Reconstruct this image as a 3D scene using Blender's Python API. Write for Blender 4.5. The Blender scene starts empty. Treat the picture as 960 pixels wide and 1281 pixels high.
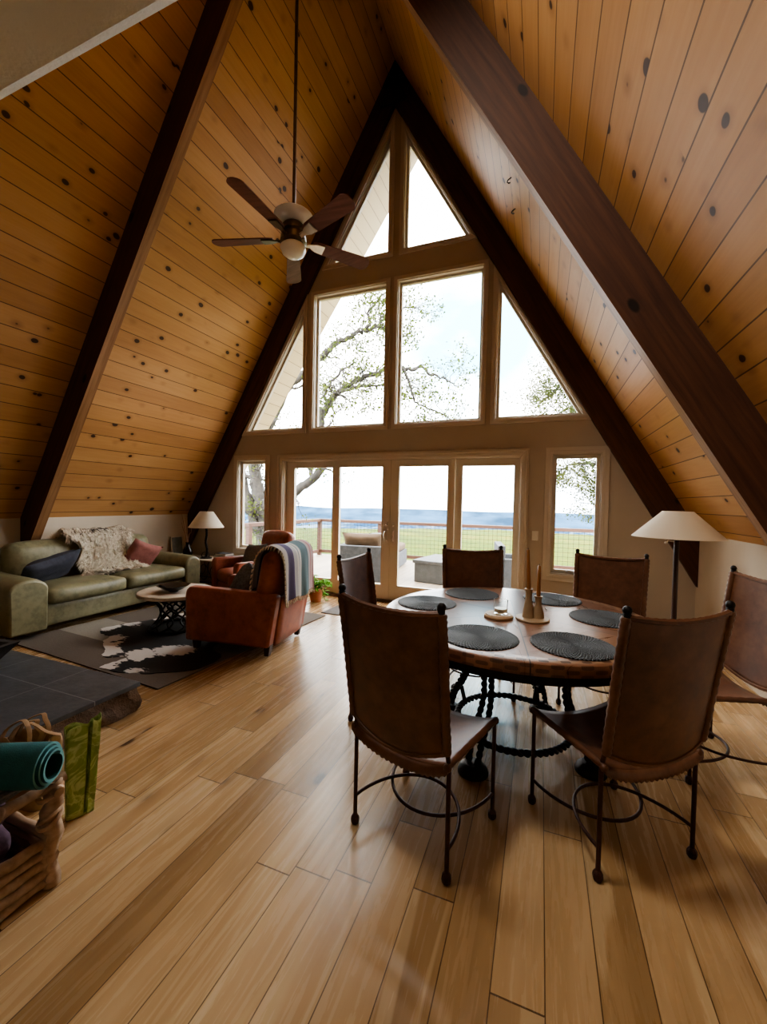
import bpy, bmesh, math, random
from mathutils import Vector, Matrix
from mathutils.geometry import delaunay_2d_cdt
random.seed(7)
PI = math.pi
sin, cos, tan, rad = math.sin, math.cos, math.tan, math.radians
SC = bpy.context.scene
COL = SC.collection
T60 = tan(PI/3)

# ------------------------------------------------------------------ node helper
class N:
    """small wrapper: arithmetic on shader node sockets"""
    def __init__(s, nt, o): s.nt, s.o = nt, o
    def _m(s, op, *a, clamp=False):
        n = s.nt.nodes.new('ShaderNodeMath'); n.operation = op; n.use_clamp = clamp
        for i, v in enumerate((s,)+a):
            if isinstance(v, N): s.nt.links.new(v.o, n.inputs[i])
            else: n.inputs[i].default_value = v
        return N(s.nt, n.outputs[0])
    def __add__(s, v): return s._m('ADD', v)
    __radd__ = __add__
    def __sub__(s, v): return s._m('SUBTRACT', v)
    def __mul__(s, v): return s._m('MULTIPLY', v)
    __rmul__ = __mul__
    def __truediv__(s, v): return s._m('DIVIDE', v)
    def floor(s): return s._m('FLOOR')
    def fract(s): return s._m('FRACT')
    def gt(s, v): return s._m('GREATER_THAN', v)
    def lt(s, v): return s._m('LESS_THAN', v)
    def abs(s): return s._m('ABSOLUTE')
    def pow(s, v): return s._m('POWER', v)
    def max(s, v): return s._m('MAXIMUM', v)
    def min(s, v): return s._m('MINIMUM', v)
    def sin(s): return s._m('SINE')
    def smooth(s, a, b):
        n = s.nt.nodes.new('ShaderNodeMapRange'); n.interpolation_type = 'SMOOTHSTEP'
        s.nt.links.new(s.o, n.inputs[0]); n.inputs[1].default_value = a; n.inputs[2].default_value = b
        return N(s.nt, n.outputs[0])

class Mat:
    def __init__(s, name):
        s.m = bpy.data.materials.new(name); s.m.use_nodes = True
        s.nt = s.m.node_tree; s.bs = s.nt.nodes['Principled BSDF']
        s._tc = None
    def new(s, t, **k):
        n = s.nt.nodes.new(t)
        for a, b in k.items(): setattr(n, a, b)
        return n
    def put(s, sock, v):
        if isinstance(v, N): s.nt.links.new(v.o, sock)
        elif isinstance(v, (tuple, list)) and len(v) == 3 and sock.type == 'RGBA': sock.default_value = (*v, 1)
        else: sock.default_value = v
    def obj(s):
        if not s._tc: s._tc = s.new('ShaderNodeTexCoord')
        return N(s.nt, s._tc.outputs['Object'])
    def gen(s):
        if not s._tc: s._tc = s.new('ShaderNodeTexCoord')
        return N(s.nt, s._tc.outputs['Generated'])
    def xyz(s):
        n = s.new('ShaderNodeSeparateXYZ'); s.put(n.inputs[0], s.obj())
        return [N(s.nt, o) for o in n.outputs]
    def vec(s, x, y, z=0.0):
        n = s.new('ShaderNodeCombineXYZ')
        for i, v in enumerate((x, y, z)): s.put(n.inputs[i], v)
        return N(s.nt, n.outputs[0])
    def noise(s, v=None, scale=5, detail=3, rough=.55, dist=0):
        n = s.new('ShaderNodeTexNoise')
        s.put(n.inputs['Vector'], v if v is not None else s.obj())
        n.inputs['Scale'].default_value = scale; n.inputs['Detail'].default_value = detail
        n.inputs['Roughness'].default_value = rough; n.inputs['Distortion'].default_value = dist
        return N(s.nt, n.outputs['Fac'])
    def white(s, v):
        n = s.new('ShaderNodeTexWhiteNoise', noise_dimensions='3D'); s.put(n.inputs['Vector'], v)
        return N(s.nt, n.outputs['Value'])
    def voro(s, v, scale=1, feature='F1', rnd=1):
        n = s.new('ShaderNodeTexVoronoi', feature=feature); s.put(n.inputs['Vector'], v)
        n.inputs['Scale'].default_value = scale; n.inputs['Randomness'].default_value = rnd
        r = N(s.nt, n.outputs['Distance'])
        if feature == 'F1':
            sp = s.new('ShaderNodeSeparateColor'); s.nt.links.new(n.outputs['Color'], sp.inputs[0])
            return r, N(s.nt, sp.outputs[0])
        return r
    def ramp(s, f, stops, interp='LINEAR'):
        n = s.new('ShaderNodeValToRGB'); n.color_ramp.interpolation = interp
        e = n.color_ramp.elements
        while len(e) < len(stops): e.new(.5)
        for i, (p, c) in enumerate(stops): e[i].position = p; e[i].color = (*c, 1)
        s.put(n.inputs[0], f); return N(s.nt, n.outputs[0])
    def mix(s, f, a, b, mode='MIX'):
        n = s.new('ShaderNodeMix', data_type='RGBA', blend_type=mode)
        s.put(n.inputs[0], f); s.put(n.inputs[6], a); s.put(n.inputs[7], b)
        return N(s.nt, n.outputs[2])
    def bump(s, h, st=.3, d=.01):
        n = s.new('ShaderNodeBump'); n.inputs['Strength'].default_value = st; n.inputs['Distance'].default_value = d
        s.put(n.inputs['Height'], h); s.nt.links.new(n.outputs[0], s.bs.inputs['Normal'])
    def set(s, col=None, rough=None, metal=None, spec=None):
        if col is not None: s.put(s.bs.inputs['Base Color'], col)
        if rough is not None: s.put(s.bs.inputs['Roughness'], rough)
        if metal is not None: s.put(s.bs.inputs['Metallic'], metal)
        if spec is not None: s.put(s.bs.inputs['Specular IOR Level'], spec)
        return s

def simple(name, c, rough=.6, metal=0, var=.15, scale=8, bump=0, bscale=None, spec=.5, detail=4):
    m = Mat(name); n = m.noise(scale=scale, detail=detail)
    lo = tuple(x*(1-var) for x in c); hi = tuple(min(1, x*(1+var)) for x in c)
    m.set(m.ramp(n, [(.3, lo), (.7, hi)]), rough, metal, spec)
    if bump: m.bump(m.noise(scale=bscale or scale*6, detail=3), bump, .004)
    return m.m

# ------------------------------------------------------------------ wood materials
def pine(name, tones, w=.185, knots=True, kn=(.045, .02, .01)):
    m = Mat(name); x, y, z = m.xyz()
    i = (x/w).floor(); f = (x/w).fract()
    r = m.white(m.vec(i, 3.3, 1.7))
    g = m.noise(m.vec(x*38, y*2.2, i*5.1), 1, 4, .6, .4)
    g2 = m.noise(m.vec(x*6, y*.9, i*3.7), 1, 2)
    t = r*.26 + g*.34 + g2*.36 - .0
    c = m.ramp(t, [(.15, tones[0]), (.5, tones[1]), (.85, tones[2])])
    if knots:
        wv = m.noise(m.vec(x, y, i), 7, 2)
        d, cr = m.voro(m.vec(x*5.6+wv*.15, y*4.1+r*9, i*0.0), 1)
        keep = cr.gt(.30)
        halo = (d*-1.0+1).smooth(.66, .95)*keep
        c = m.mix(halo*.45, c, (tones[0][0]*.55, tones[0][1]*.45, tones[0][2]*.4))
        size = cr*.10+.055
        k = (size-d).smooth(-.02, .012)*keep
        c = m.mix(k*.95, c, kn)
    e = f.min(f*-1.0+1)
    groove = e.lt(.022)
    c = m.mix(groove*.8, c, (.035, .014, .006))
    m.set(c, .55, spec=.3); m.bump(groove*-1.0 + g*.08, .35, .006)
    return m.m

def oak_floor():
    m = Mat('oak_plank_floor'); x, y, z = m.xyz()
    w = .15
    xs = x+.1
    i = (xs/w).floor(); f = (xs/w).fract()
    r0 = m.white(m.vec(i, 1.1, .5))
    yy = y/1.25 + r0*7.3
    j = yy.floor(); fy = yy.fract()
    r = m.white(m.vec(i, j, 2.2)); r2 = m.white(m.vec(i, j, 9.2))
    wv = m.noise(m.vec(x*3, y*.7, r*20), 1, 2)
    g = m.noise(m.vec(x*42+wv*3, y*2.6, r*40), 1, 4, .62, .5)
    gb = m.noise(m.vec(x*9+wv*2, y*.8, r*31), 1, 3, .5, .8)
    t = r*.50 + g*.22 + gb*.52 - .13
    c = m.ramp(t, [(.08, (.20, .110, .050)), (.35, (.34, .21, .098)), (.6, (.46, .30, .152)), (.9, (.60, .43, .25))])
    d, cr = m.voro(m.vec(x*4.2, y*2.2+r*9, 0.0), 1)
    keep = cr.gt(.45)
    c = m.mix((d*-1.0+1).smooth(.66, 1.0)*keep*.65, c, (.16, .075, .03))
    c = m.mix((d*-1.0+.13).smooth(0, .06)*keep*.9, c, (.06, .028, .014))
    sap = m.noise(m.vec(x*7, y*.55, r2*50), 1, 2, .4, 1.2).smooth(.57, .62)*r2.gt(.4)
    c = m.mix(sap*.5, c, (.62, .46, .27))
    gx = f.min(f*-1.0+1).lt(.012); gy = fy.min(fy*-1.0+1).lt(.0022)
    gr = gx.max(gy)
    c = m.mix(gr*.85, c, (.06, .03, .013))
    m.set(c, g*.12+.21, spec=.5); m.bump(gr*-1.0+g*.12, .25, .004)
    return m.m

def stain(name, a, b, knots=False, rough=.5, sx=30, sy=1.6):
    m = Mat(name); x, y, z = m.xyz()
    g = m.noise(m.vec(x*sy, y*sx, z*sx), 1, 4, .6, .4)
    c = m.ramp(g, [(.3, a), (.7, b)])
    if knots:
        d, cr = m.voro(m.vec(x*1.6, y*1.0, z*3.2), 1)
        c = m.mix((d*-1.0+.1).smooth(0, .04)*cr.gt(.3), c, tuple(v*.2 for v in a))
    m.set(c, rough+.1, spec=.35); m.bump(g, .15, .003)
    return m.m

M = {}
M['pine'] = pine('knotty_pine_boards', ((.36, .175, .066), (.49, .262, .105), (.60, .355, .165)))
M['soffit'] = pine('pale_eave_boards', ((.46, .35, .19), (.52, .41, .24), (.57, .46, .28)), .2, False)
M['floor'] = oak_floor()
M['beam'] = stain('dark_stained_beam', (.055, .020, .010), (.105, .042, .020), True)
M['beam_face'] = stain('lit_beam_underside', (.20, .095, .04), (.34, .18, .085))  # near rafter undersides: window light put into a paler stain
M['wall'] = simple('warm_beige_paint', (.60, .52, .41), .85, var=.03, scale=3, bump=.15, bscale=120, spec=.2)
M['wall_shaded'] = simple('shaded_wall_paint', (.48, .41, .325), .85, var=.03, scale=3, bump=.15, bscale=120, spec=.2)  # wall paint darkened for the gable, its backlit shade is in the colour
M['white'] = simple('textured_white_plaster', (.74, .72, .68), .9, var=.04, scale=4, bump=.5, bscale=70, spec=.15)
M['trim'] = simple('taupe_white_trim', (.58, .51, .42), .5, var=.03, scale=3)
M['frame'] = simple('ivory_door_paint', (.62, .56, .46), .45, var=.03, scale=3)
M['iron'] = simple('black_wrought_iron', (.018, .014, .013), .5, .6, .3, 30, .3)
M['rust_iron'] = simple('rusty_brown_iron', (.06, .024, .016), .5, .5, .35, 40, .3)
M['steel'] = simple('brushed_steel', (.55, .55, .54), .3, .9, .05)
M['bronze'] = simple('antique_bronze', (.13, .095, .06), .38, .8, .2, 20)
M['nickel'] = simple('worn_nickel', (.6, .55, .47), .3, .9, .1, 20)
M['blade'] = stain('mahogany_fan_blade', (.11, .035, .028), (.2, .075, .06), False, .4)
M['black_wood'] = simple('dark_brown_leg_wood', (.035, .014, .01), .4, 0, .3, 12)
M['linen'] = simple('cream_linen_shade', (.75, .68, .56), .9, 0, .05, 40, .3, 200)
M['navy'] = simple('charcoal_navy_cloth', (.035, .038, .055), .9, 0, .2, 25, .5, 180)
M['mauve'] = simple('dusty_rose_cloth', (.27, .10, .085), .9, 0, .15, 20, .5, 180)
M['greycl'] = simple('heather_grey_cloth', (.17, .165, .17), .95, 0, .35, 60, .6, 180)
M['purple'] = simple('plum_cloth', (.085, .045, .07), .95, 0, .3, 20, .6, 120)
M['teal'] = simple('teal_foam_mat', (.012, .105, .115), .7, 0, .15, 30, .4, 250)
M['teal_edge'] = simple('teal_mat_edge', (.12, .34, .36), .7, 0, .1, 30)
M['slate'] = None
M['concrete'] = simple('grey_wicker_panel', (.06, .066, .076), .8, 0, .3, 14, .6, 90)
M['conc_light'] = simple('pale_grey_concrete', (.10, .107, .115), .85, 0, .15, 10, .3, 60)
M['tan'] = simple('tan_outdoor_cushion', (.10, .066, .040), .9, 0, .15, 10, .3, 90)
M['deckwood'] = pine('weathered_deck_boards', ((.25, .20, .15), (.32, .265, .205), (.38, .32, .255)), .14, False)
M['rail'] = stain('redwood_railing', (.075, .036, .024), (.12, .062, .042))
M['wire'] = simple('dark_fence_wire', (.04, .04, .036), .6, .3)
M['bark'] = simple('grey_oak_bark', (.045, .040, .034), .95, 0, .45, 9, .9, 30)
M['pot'] = simple('terracotta_clay', (.42, .17, .085), .8, 0, .15, 10)
M['kraft'] = simple('brown_kraft_paper', (.38, .25, .14), .8, 0, .2, 9, .8, 25)
M['twig'] = stain('driftwood_branch', (.28, .18, .11), (.50, .36, .25), False, .7, 26, 3)
M['stone_dark'] = simple('black_stone', (.03, .028, .027), .65, 0, .4, 12, .8, 40)
M['whitewash'] = simple('whitewashed_stone_top', (.50, .43, .34), .55, 0, .15, 7, .2, 60)
M['black_gl'] = simple('black_glazed_ceramic', (.008, .008, .009), .12, 0, .2)
M['brass_tube'] = simple('beige_ceramic_holder', (.36, .26, .16), .45, 0, .12, 12)
M['wax'] = simple('copper_brown_wax', (.30, .125, .04), .4, 0, .08, 10)
M['plate'] = simple('pale_maple_board', (.5, .36, .22), .5, 0, .15, 12)
M['print'] = simple('grey_print', (.20, .22, .21), .5, 0, .3, 9)
M['plastic'] = simple('ivory_plastic', (.72, .68, .60), .4, 0, .02)
M['book'] = simple('dark_book_cover', (.03, .03, .035), .5, 0, .2)
M['page'] = simple('book_pages', (.6, .57, .5), .8, 0, .1, 60)
M['opal'] = simple('frosted_opal_glass', (.78, .74, .64), .35, 0, .04, 5)
M['alab'] = simple('white_glass_bowl', (.8, .8, .79), .4, 0, .03, 5)
M['fringe'] = simple('cream_cotton_fringe', (.62, .54, .42), .95, 0, .2, 50)
M['doormat'] = simple('dark_grey_mat', (.12, .105, .095), .95, 0, .25, 40, .5, 200)
M['log'] = simple('split_log', (.20, .10, .05), .8, 0, .35, 9, .8, 30)

def leather(name, c, hi, rough=.42):
    m = Mat(name); x, y, z = m.xyz()
    n = m.noise(scale=5, detail=5, rough=.6); n2 = m.noise(scale=22, detail=3)
    t = n*.7+n2*.35
    cc = m.ramp(t, [(.35, tuple(v*.55 for v in c)), (.52, c), (.72, hi)])
    m.set(cc, n2*.2+rough-.1, spec=.45)
    d = m.voro(m.obj(), 160, 'DISTANCE_TO_EDGE')
    m.bump(d*.4 + n2*.6, .12, .003)
    return m.m
M['hide'] = leather('saddle_brown_leather', (.125, .052, .026), (.195, .09, .046), .44)
M['olive'] = leather('olive_green_leather', (.215, .20, .115), (.275, .26, .155), .40)
M['rust'] = leather('rust_red_leather', (.28, .075, .04), (.37, .115, .062), .45)

def _slate():
    m = Mat('black_slate_tiles'); x, y, z = m.xyz()
    n = m.noise(scale=6, detail=5); n2 = m.noise(scale=30, detail=3)
    gx = (x/.56+.14).fract().lt(.012); gy = (y/.46+.1).fract().lt(.014)
    g = gx.max(gy)
    c = m.ramp(n*.7+n2*.3, [(.3, (.035, .040, .046)), (.7, (.095, .105, .118))])
    m.set(m.mix(g, c, (.19, .20, .21)), .36, spec=.4); m.bump(n+n2*.5-g*.5, .4, .006); return m.m
M['slate'] = _slate()
def _rubble():
    m = Mat('rough_brown_stone'); n = m.noise(scale=9, detail=6, rough=.7); d, cr = m.voro(m.obj(), 9)
    m.set(m.ramp(n*.6+cr*.4, [(.3, (.09, .058, .042)), (.75, (.26, .18, .13))]), .9); m.bump(n+d*.6, 1, .03); return m.m
M['rubble'] = _rubble()

def _table():
    m = Mat('inlaid_round_table_wood'); x, y, z = m.xyz()
    at = y._m('ARCTAN2', x); r = ((x*x)+(y*y))._m('SQRT')
    s = (at/(PI/3)+.37); i = s.floor(); f = s.fract()
    rr = m.white(m.vec(i, 2.0, 5.0))
    e = f.min(f*-1.0+1)*r*(PI/3)
    # planks run along the sector's own direction
    n = m.new('ShaderNodeVectorRotate', rotation_type='Z_AXIS'); m.put(n.inputs['Vector'], m.obj()); m.put(n.inputs['Angle'], i*(PI/3)+.3)
    v = N(m.nt, n.outputs[0]); sp = m.new('ShaderNodeSeparateXYZ'); m.put(sp.inputs[0], v)
    a, b = N(m.nt, sp.outputs[0]), N(m.nt, sp.outputs[1])
    g = m.noise(m.vec(a*3, b*40, rr*9), 1, 4, .6, .6); pl = m.white(m.vec((b/.11).floor(), i, 1.0))
    c = m.ramp(g*.5+pl*.3+rr*.2, [(.2, (.085, .034, .016)), (.5, (.17, .075, .036)), (.8, (.27, .135, .07))])
    band = r.gt(.715)*r.lt(.765)
    ck = ((at*52).sin()*((r-.715)*126).sin()).gt(.1)
    c = m.mix(band*ck*.8, c, (.04, .02, .012)); c = m.mix(band*(ck*-1.0+1)*.5, c, (.36, .24, .15))
    side = z.lt(-.004)
    ck2 = ((at*40).sin()*(z*150).sin()).gt(.15)
    c = m.mix(side*ck2*.6, c, (.03, .013, .008))
    c = m.mix(e.lt(.0028), c, (.015, .008, .005))
    m.set(c, g*.1+.24, spec=.55); m.bump(band*ck*-1.0+side*ck2*-.8, .5, .004); return m.m
M['table'] = _table()

def _placemat():
    m = Mat('black_woven_rush'); x, y, z = m.xyz()
    at = y._m('ARCTAN2', x); r = ((x*x)+(y*y))._m('SQRT')
    w = ((r*420).sin()*((at*70)+(r*210)).sin())
    m.set(m.ramp(w*.5+.5, [(.4, (.006, .0065, .0075)), (.92, (.10, .107, .115))]), .6, spec=.4)
    m.bump(w, .9, .006); return m.m
M['placemat'] = _placemat()

def _stripes():
    m = Mat('striped_woven_throw'); uvn = m.new('ShaderNodeUVMap'); sp = m.new('ShaderNodeSeparateXYZ')
    m.nt.links.new(uvn.outputs[0], sp.inputs[0]); u = N(m.nt, sp.outputs[0])
    cols = [(0, (.34, .30, .27)), (.10, (.30, .27, .26)), (.13, (.07, .055, .11)), (.27, (.085, .06, .13)), (.30, (.36, .36, .36)), (.40, (.50, .47, .42)),
            (.45, (.22, .25, .26)), (.50, (.52, .50, .46)), (.56, (.13, .20, .23)), (.74, (.11, .17, .20)), (.78, (.40, .36, .36)), (.84, (.34, .17, .18)), (.92, (.42, .34, .33)), (.97, (.26, .12, .14))]
    m.set(m.ramp(u, cols, 'CONSTANT'), .95); m.bump(m.noise(scale=240, detail=2), .5, .003); return m.m
M['stripes'] = _stripes()

def _cow():
    m = Mat('black_white_cowhide'); x, y, z = m.xyz()
    w = m.noise(m.vec(x*6, y*6, 0.0), 1, 3)
    n = m.noise(m.vec(x*2.3+w*.35+3.1, y*2.6+w*.3+.4, 0.0), 1, 4, .6, .5)
    fr = m.noise(m.vec(x*14, y*34, 0.0), 1, 2)
    wd = None
    for (px, py, rr) in ((-3.30, 2.28, .13), (-3.37, 2.42, .10), (-3.30, 2.60, .12), (-3.2, 2.78, .12), (-3.05, 2.86, .10), (-3.62, 2.52, .12), (-3.78, 2.63, .10), (-3.95, 2.78, .11), (-4.26, 3.0, .12), (-4.2, 3.22, .10), (-4.10, 3.48, .10), (-3.95, 3.72, .10), (-3.05, 2.32, .06)):
        d = (((x-px)*(x-px))+((y-py)*(y-py)))._m('SQRT')-rr
        wd = d if wd is None else wd.min(d)
    wd = wd+(n-.5)*.34+(fr-.5)*.2
    t = wd.smooth(-.012, .012)
    m.set(m.mix(t, (.58, .545, .51), (.006, .005, .005)), .75); m.bump(fr, .3, .003); return m.m
M['cow'] = _cow()

def _rug():
    m = Mat('patchwork_brown_rug'); x, y, z = m.xyz()
    a = x.lt(-.36)*y.gt(-.70)*y.lt(-.22)
    n = m.noise(scale=60, detail=2)
    c = m.mix(a, (.14, .112, .09), (.30, .27, .225))
    m.set(m.mix(n*.3, c, (.07, .056, .045)), .95); m.bump(n, .5, .004); return m.m
M['rug'] = _rug()

def _mixleaf(name, a, b, tr=.35):
    m = Mat(name); oi = m.noise(scale=2.5, detail=2); c = m.ramp(oi, [(.35, a), (.65, b)])
    m.set(c, .7, spec=.2)
    t = m.new('ShaderNodeBsdfTranslucent'); m.put(t.inputs[0], c)
    mx = m.new('ShaderNodeMixShader'); mx.inputs[0].default_value = tr
    out = m.nt.nodes['Material Output']
    m.nt.links.new(m.bs.outputs[0], mx.inputs[1]); m.nt.links.new(t.outputs[0], mx.inputs[2]); m.nt.links.new(mx.outputs[0], out.inputs[0])
    return m.m
M['leaf'] = _mixleaf('oak_leaf', (.035, .06, .01), (.11, .135, .018))
M['leaf2'] = _mixleaf('dusty_leaf', (.045, .065, .022), (.13, .14, .04))
M['houseleaf'] = _mixleaf('bright_green_leaf', (.06, .22, .02), (.22, .46, .07))
M['shade'] = _mixleaf('cream_lamp_shade', (.74, .66, .53), (.78, .70, .57), .3)

def _bag():
    m = Mat('green_marbled_gift_paper'); n = m.noise(scale=7, detail=4, dist=2.0)
    v = (n-.5).abs().smooth(.0, .06)
    m.set(m.mix(v, (.48, .62, .26), m.ramp(n, [(.3, (.19, .31, .06)), (.7, (.36, .50, .13))])), .4); m.bump(n, .3, .01); return m.m
M['giftbag'] = _bag()

def _wool():
    m = Mat('long_cream_wool'); n = m.noise(scale=28, detail=3)
    m.set(m.ramp(n, [(.3, (.34, .27, .18)), (.45, (.66, .58, .45)), (.68, (.82, .76, .64))]), .9); return m.m
M['wool'] = _wool()
M['wool_dark'] = simple('dark_wool', (.035, .028, .022), .95)

def _glass(name='window_glass', refl=.06, tint=(1, 1, 1)):
    m = Mat(name); out = m.nt.nodes['Material Output']
    t = m.new('ShaderNodeBsdfTransparent'); t.inputs[0].default_value = (*tint, 1)
    g = m.new('ShaderNodeBsdfGlossy'); g.inputs['Roughness'].default_value = .02
    mx = m.new('ShaderNodeMixShader'); fr = m.new('ShaderNodeFresnel'); fr.inputs[0].default_value = 1.35
    m.nt.links.new(fr.outputs[0], mx.inputs[0])
    m.nt.links.new(t.outputs[0], mx.inputs[1]); m.nt.links.new(g.outputs[0], mx.inputs[2]); m.nt.links.new(mx.outputs[0], out.inputs[0])
    return m.m
M['glass'] = _glass()
M['tumbler'] = _glass('clear_tumbler_glass', tint=(.96, .97, .96))
for n_ in M['tumbler'].node_tree.nodes:
    if n_.type == 'FRESNEL': n_.inputs[0].default_value = 1.06

def _grass():
    m = Mat('sunny_hill_grass'); x, y, z = m.xyz()
    n = m.noise(m.vec(x*.05, y*.12, 0.0), 1, 4); n2 = m.noise(m.vec(x*1.2, y*1.2, 0.0), 1, 3)
    rows = ((x*1.7+y*1.1)).sin()*.5+.5
    left = (x*-1.0).smooth(2, 12)
    c = m.ramp(n*.6+n2*.4, [(.32, (.022, .052, .0)), (.5, (.058, .08, .0)), (.66, (.11, .085, .001))])
    c = m.mix(rows*left*.6, c, (.012, .03, .0))
    m.set(c, .95, spec=.1); return m.m
M['grass'] = _grass()
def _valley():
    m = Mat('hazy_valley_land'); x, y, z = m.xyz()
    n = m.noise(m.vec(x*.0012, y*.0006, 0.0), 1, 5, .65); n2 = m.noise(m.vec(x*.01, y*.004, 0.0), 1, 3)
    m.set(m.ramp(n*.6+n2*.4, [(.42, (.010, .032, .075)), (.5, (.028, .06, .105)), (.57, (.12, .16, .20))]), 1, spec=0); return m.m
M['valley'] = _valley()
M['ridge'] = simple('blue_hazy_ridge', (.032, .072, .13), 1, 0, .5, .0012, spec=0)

# ------------------------------------------------------------------ mesh builder
class MB:
    def __init__(s): s.v, s.f, s.mi, s.uv = [], [], [], None
    def add(s, verts, faces, mi=0, mat=None):
        o = len(s.v)
        s.v += [tuple((mat @ Vector(p)) if mat else p) for p in verts]
        for f in faces: s.f.append(tuple(o+i for i in f)); s.mi.append(mi)
        return s
    def box(s, x0, x1, y0, y1, z0, z1, mi=0, mat=None):
        v = [(x, y, z) for z in (z0, z1) for y in (y0, y1) for x in (x0, x1)]
        return s.add(v, [(0, 2, 3, 1), (4, 5, 7, 6), (0, 1, 5, 4), (2, 6, 7, 3), (0, 4, 6, 2), (1, 3, 7, 5)], mi, mat)
    def tube(s, pts, r, seg=8, mi=0, closed=False, cap=True, flat=1.0):
        P = [Vector(p) for p in pts]; n = len(P)
        R = list(r) if isinstance(r, (list, tuple)) else [r]*n
        vs = []; up = None
        for i in range(n):
            if closed: t = P[(i+1) % n]-P[i-1]
            else: t = P[min(i+1, n-1)]-P[max(i-1, 0)]
            t = t.normalized() if t.length > 1e-9 else Vector((0, 0, 1))
            if up is None:
                up = Vector((0, 0, 1)) if abs(t.z) < .9 else Vector((1, 0, 0))
            a = up-t*up.dot(t)
            if a.length < 1e-6: a = t.orthogonal()
            a.normalize(); b = t.cross(a); up = a
            for k in range(seg):
                q = 2*PI*k/seg
                vs.append(P[i]+(a*cos(q)*flat+b*sin(q))*R[i])
        fs = []
        m = n if closed else n-1
        for i in range(m):
            for k in range(seg):
                j = (i+1) % n
                fs.append((i*seg+k, i*seg+(k+1) % seg, j*seg+(k+1) % seg, j*seg+k))
        if cap and not closed:
            fs.append(tuple(range(seg))[::-1]); fs.append(tuple(range((n-1)*seg, n*seg)))
        return s.add(vs, fs, mi)
    def rope(s, pts, r, pitch=.06, seg=6, mi=0, closed=False, strands=2, step=.008):
        P = [Vector(p) for p in pts]
        if closed: P = P+[P[0]]
        # resample
        d = [0]
        for i in range(1, len(P)): d.append(d[-1]+(P[i]-P[i-1]).length)
        L = d[-1]; n = max(4, int(L/step)); Q = []
        if closed: pitch = L/max(1, round(L/pitch))
        j = 0
        for i in range(n+1):
            x = L*i/n
            while j < len(d)-2 and d[j+1] < x: j += 1
            t = (x-d[j])/max(1e-9, d[j+1]-d[j]); Q.append(P[j].lerp(P[j+1], t))
        for st in range(strands):
            out = []; up = Vector((0.13, 0.21, 1))
            for i in range(n+1):
                t = (Q[min(i+1, n)]-Q[max(i-1, 0)]).normalized()
                if closed and i in (0, n): t = (Q[1]-Q[n-1]).normalized()
                a = (up-t*up.dot(t)).normalized(); b = t.cross(a)
                if not closed: up = a
                q = 2*PI*(L*i/n)/pitch+2*PI*st/strands
                out.append(Q[i]+(a*cos(q)+b*sin(q))*r*.5)
            if closed: out = out[:-1]
            s.tube(out, r*.62, seg, mi, closed)
        return s
    def lathe(s, prof, seg=24, c=(0, 0, 0), mi=0, wob=None):
        vs = []; n = len(prof)
        for k in range(seg):
            q = 2*PI*k/seg
            for (r, z) in prof:
                rr = r*(wob(q) if wob else 1)
                vs.append((c[0]+rr*cos(q), c[1]+rr*sin(q), c[2]+z))
        fs = []
        for k in range(seg):
            k2 = (k+1) % seg
            for i in range(n-1):
                fs.append((k*n+i, k2*n+i, k2*n+i+1, k*n+i+1))
        return s.add(vs, fs, mi)
    def prism(s, poly, a0, a1, axis='y', mi=0, mat=None):
        n = len(poly)
        def pt(p, a): return {'y': (p[0], a, p[1]), 'x': (a, p[0], p[1]), 'z': (p[0], p[1], a)}[axis]
        vs = [pt(p, a0) for p in poly]+[pt(p, a1) for p in poly]
        fs = [tuple(range(n)), tuple(range(2*n-1, n-1, -1))]+[(i, i+n, (i+1) % n+n, (i+1) % n) for i in range(n)]
        return s.add(vs, fs, mi, mat)
    def grid(s, fn, nu, nv, mi=0, uv=False):
        vs = [fn(i/nu, j/nv) for j in range(nv+1) for i in range(nu+1)]
        fs = [(j*(nu+1)+i, j*(nu+1)+i+1, (j+1)*(nu+1)+i+1, (j+1)*(nu+1)+i) for j in range(nv) for i in range(nu)]
        if uv:
            s.uv = (s.uv or {})
            o = len(s.v)
            for j in range(nv+1):
                for i in range(nu+1): s.uv[o+j*(nu+1)+i] = (i/nu, j/nv)
        return s.add(vs, fs, mi)
    def rbox(s, c, size, r, n=6, puff=(0, 0, 0), mi=0, mat=None):
        """rounded cushion box: puff bulges the faces along each axis"""
        hx, hy, hz = [d/2 for d in size]; r = min(r, hx, hy, hz)
        idx = {}; vs = []; fs = []
        def P(a, b, c_):
            k = (round(a, 5), round(b, 5), round(c_, 5))
            if k in idx: return idx[k]
            x, y, z = a*hx, b*hy, c_*hz
            ix, iy, iz = max(-hx+r, min(hx-r, x)), max(-hy+r, min(hy-r, y)), max(-hz+r, min(hz-r, z))
            d = Vector((x-ix, y-iy, z-iz))
            if d.length > 1e-9: d = d.normalized()*r
            fx = (1-b*b)*(1-c_*c_); fy = (1-a*a)*(1-c_*c_); fz = (1-a*a)*(1-b*b)
            q = Vector((ix, iy, iz))+d+Vector((a*puff[0]*fx, b*puff[1]*fy, c_*puff[2]*fz))
            vs.append((q.x+c[0], q.y+c[1], q.z+c[2])); idx[k] = len(vs)-1; return idx[k]
        def warp(t): return math.copysign(abs(t)**.6, t) if abs(t) > 1e-9 else 0
        g = [warp(-1+2*i/n) for i in range(n+1)]
        for ax in range(3):
            for sg in (-1, 1):
                for i in range(n):
                    for j in range(n):
                        q = []
                        for (u, w) in ((g[i], g[j]), (g[i+1], g[j]), (g[i+1], g[j+1]), (g[i], g[j+1])):
                            t = [0, 0, 0]; t[ax] = sg; t[(ax+1) % 3] = u; t[(ax+2) % 3] = w; q.append(P(*t))
                        fs.append(tuple(q) if sg > 0 else tuple(q[::-1]))
        return s.add(vs, fs, mi, mat)
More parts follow.
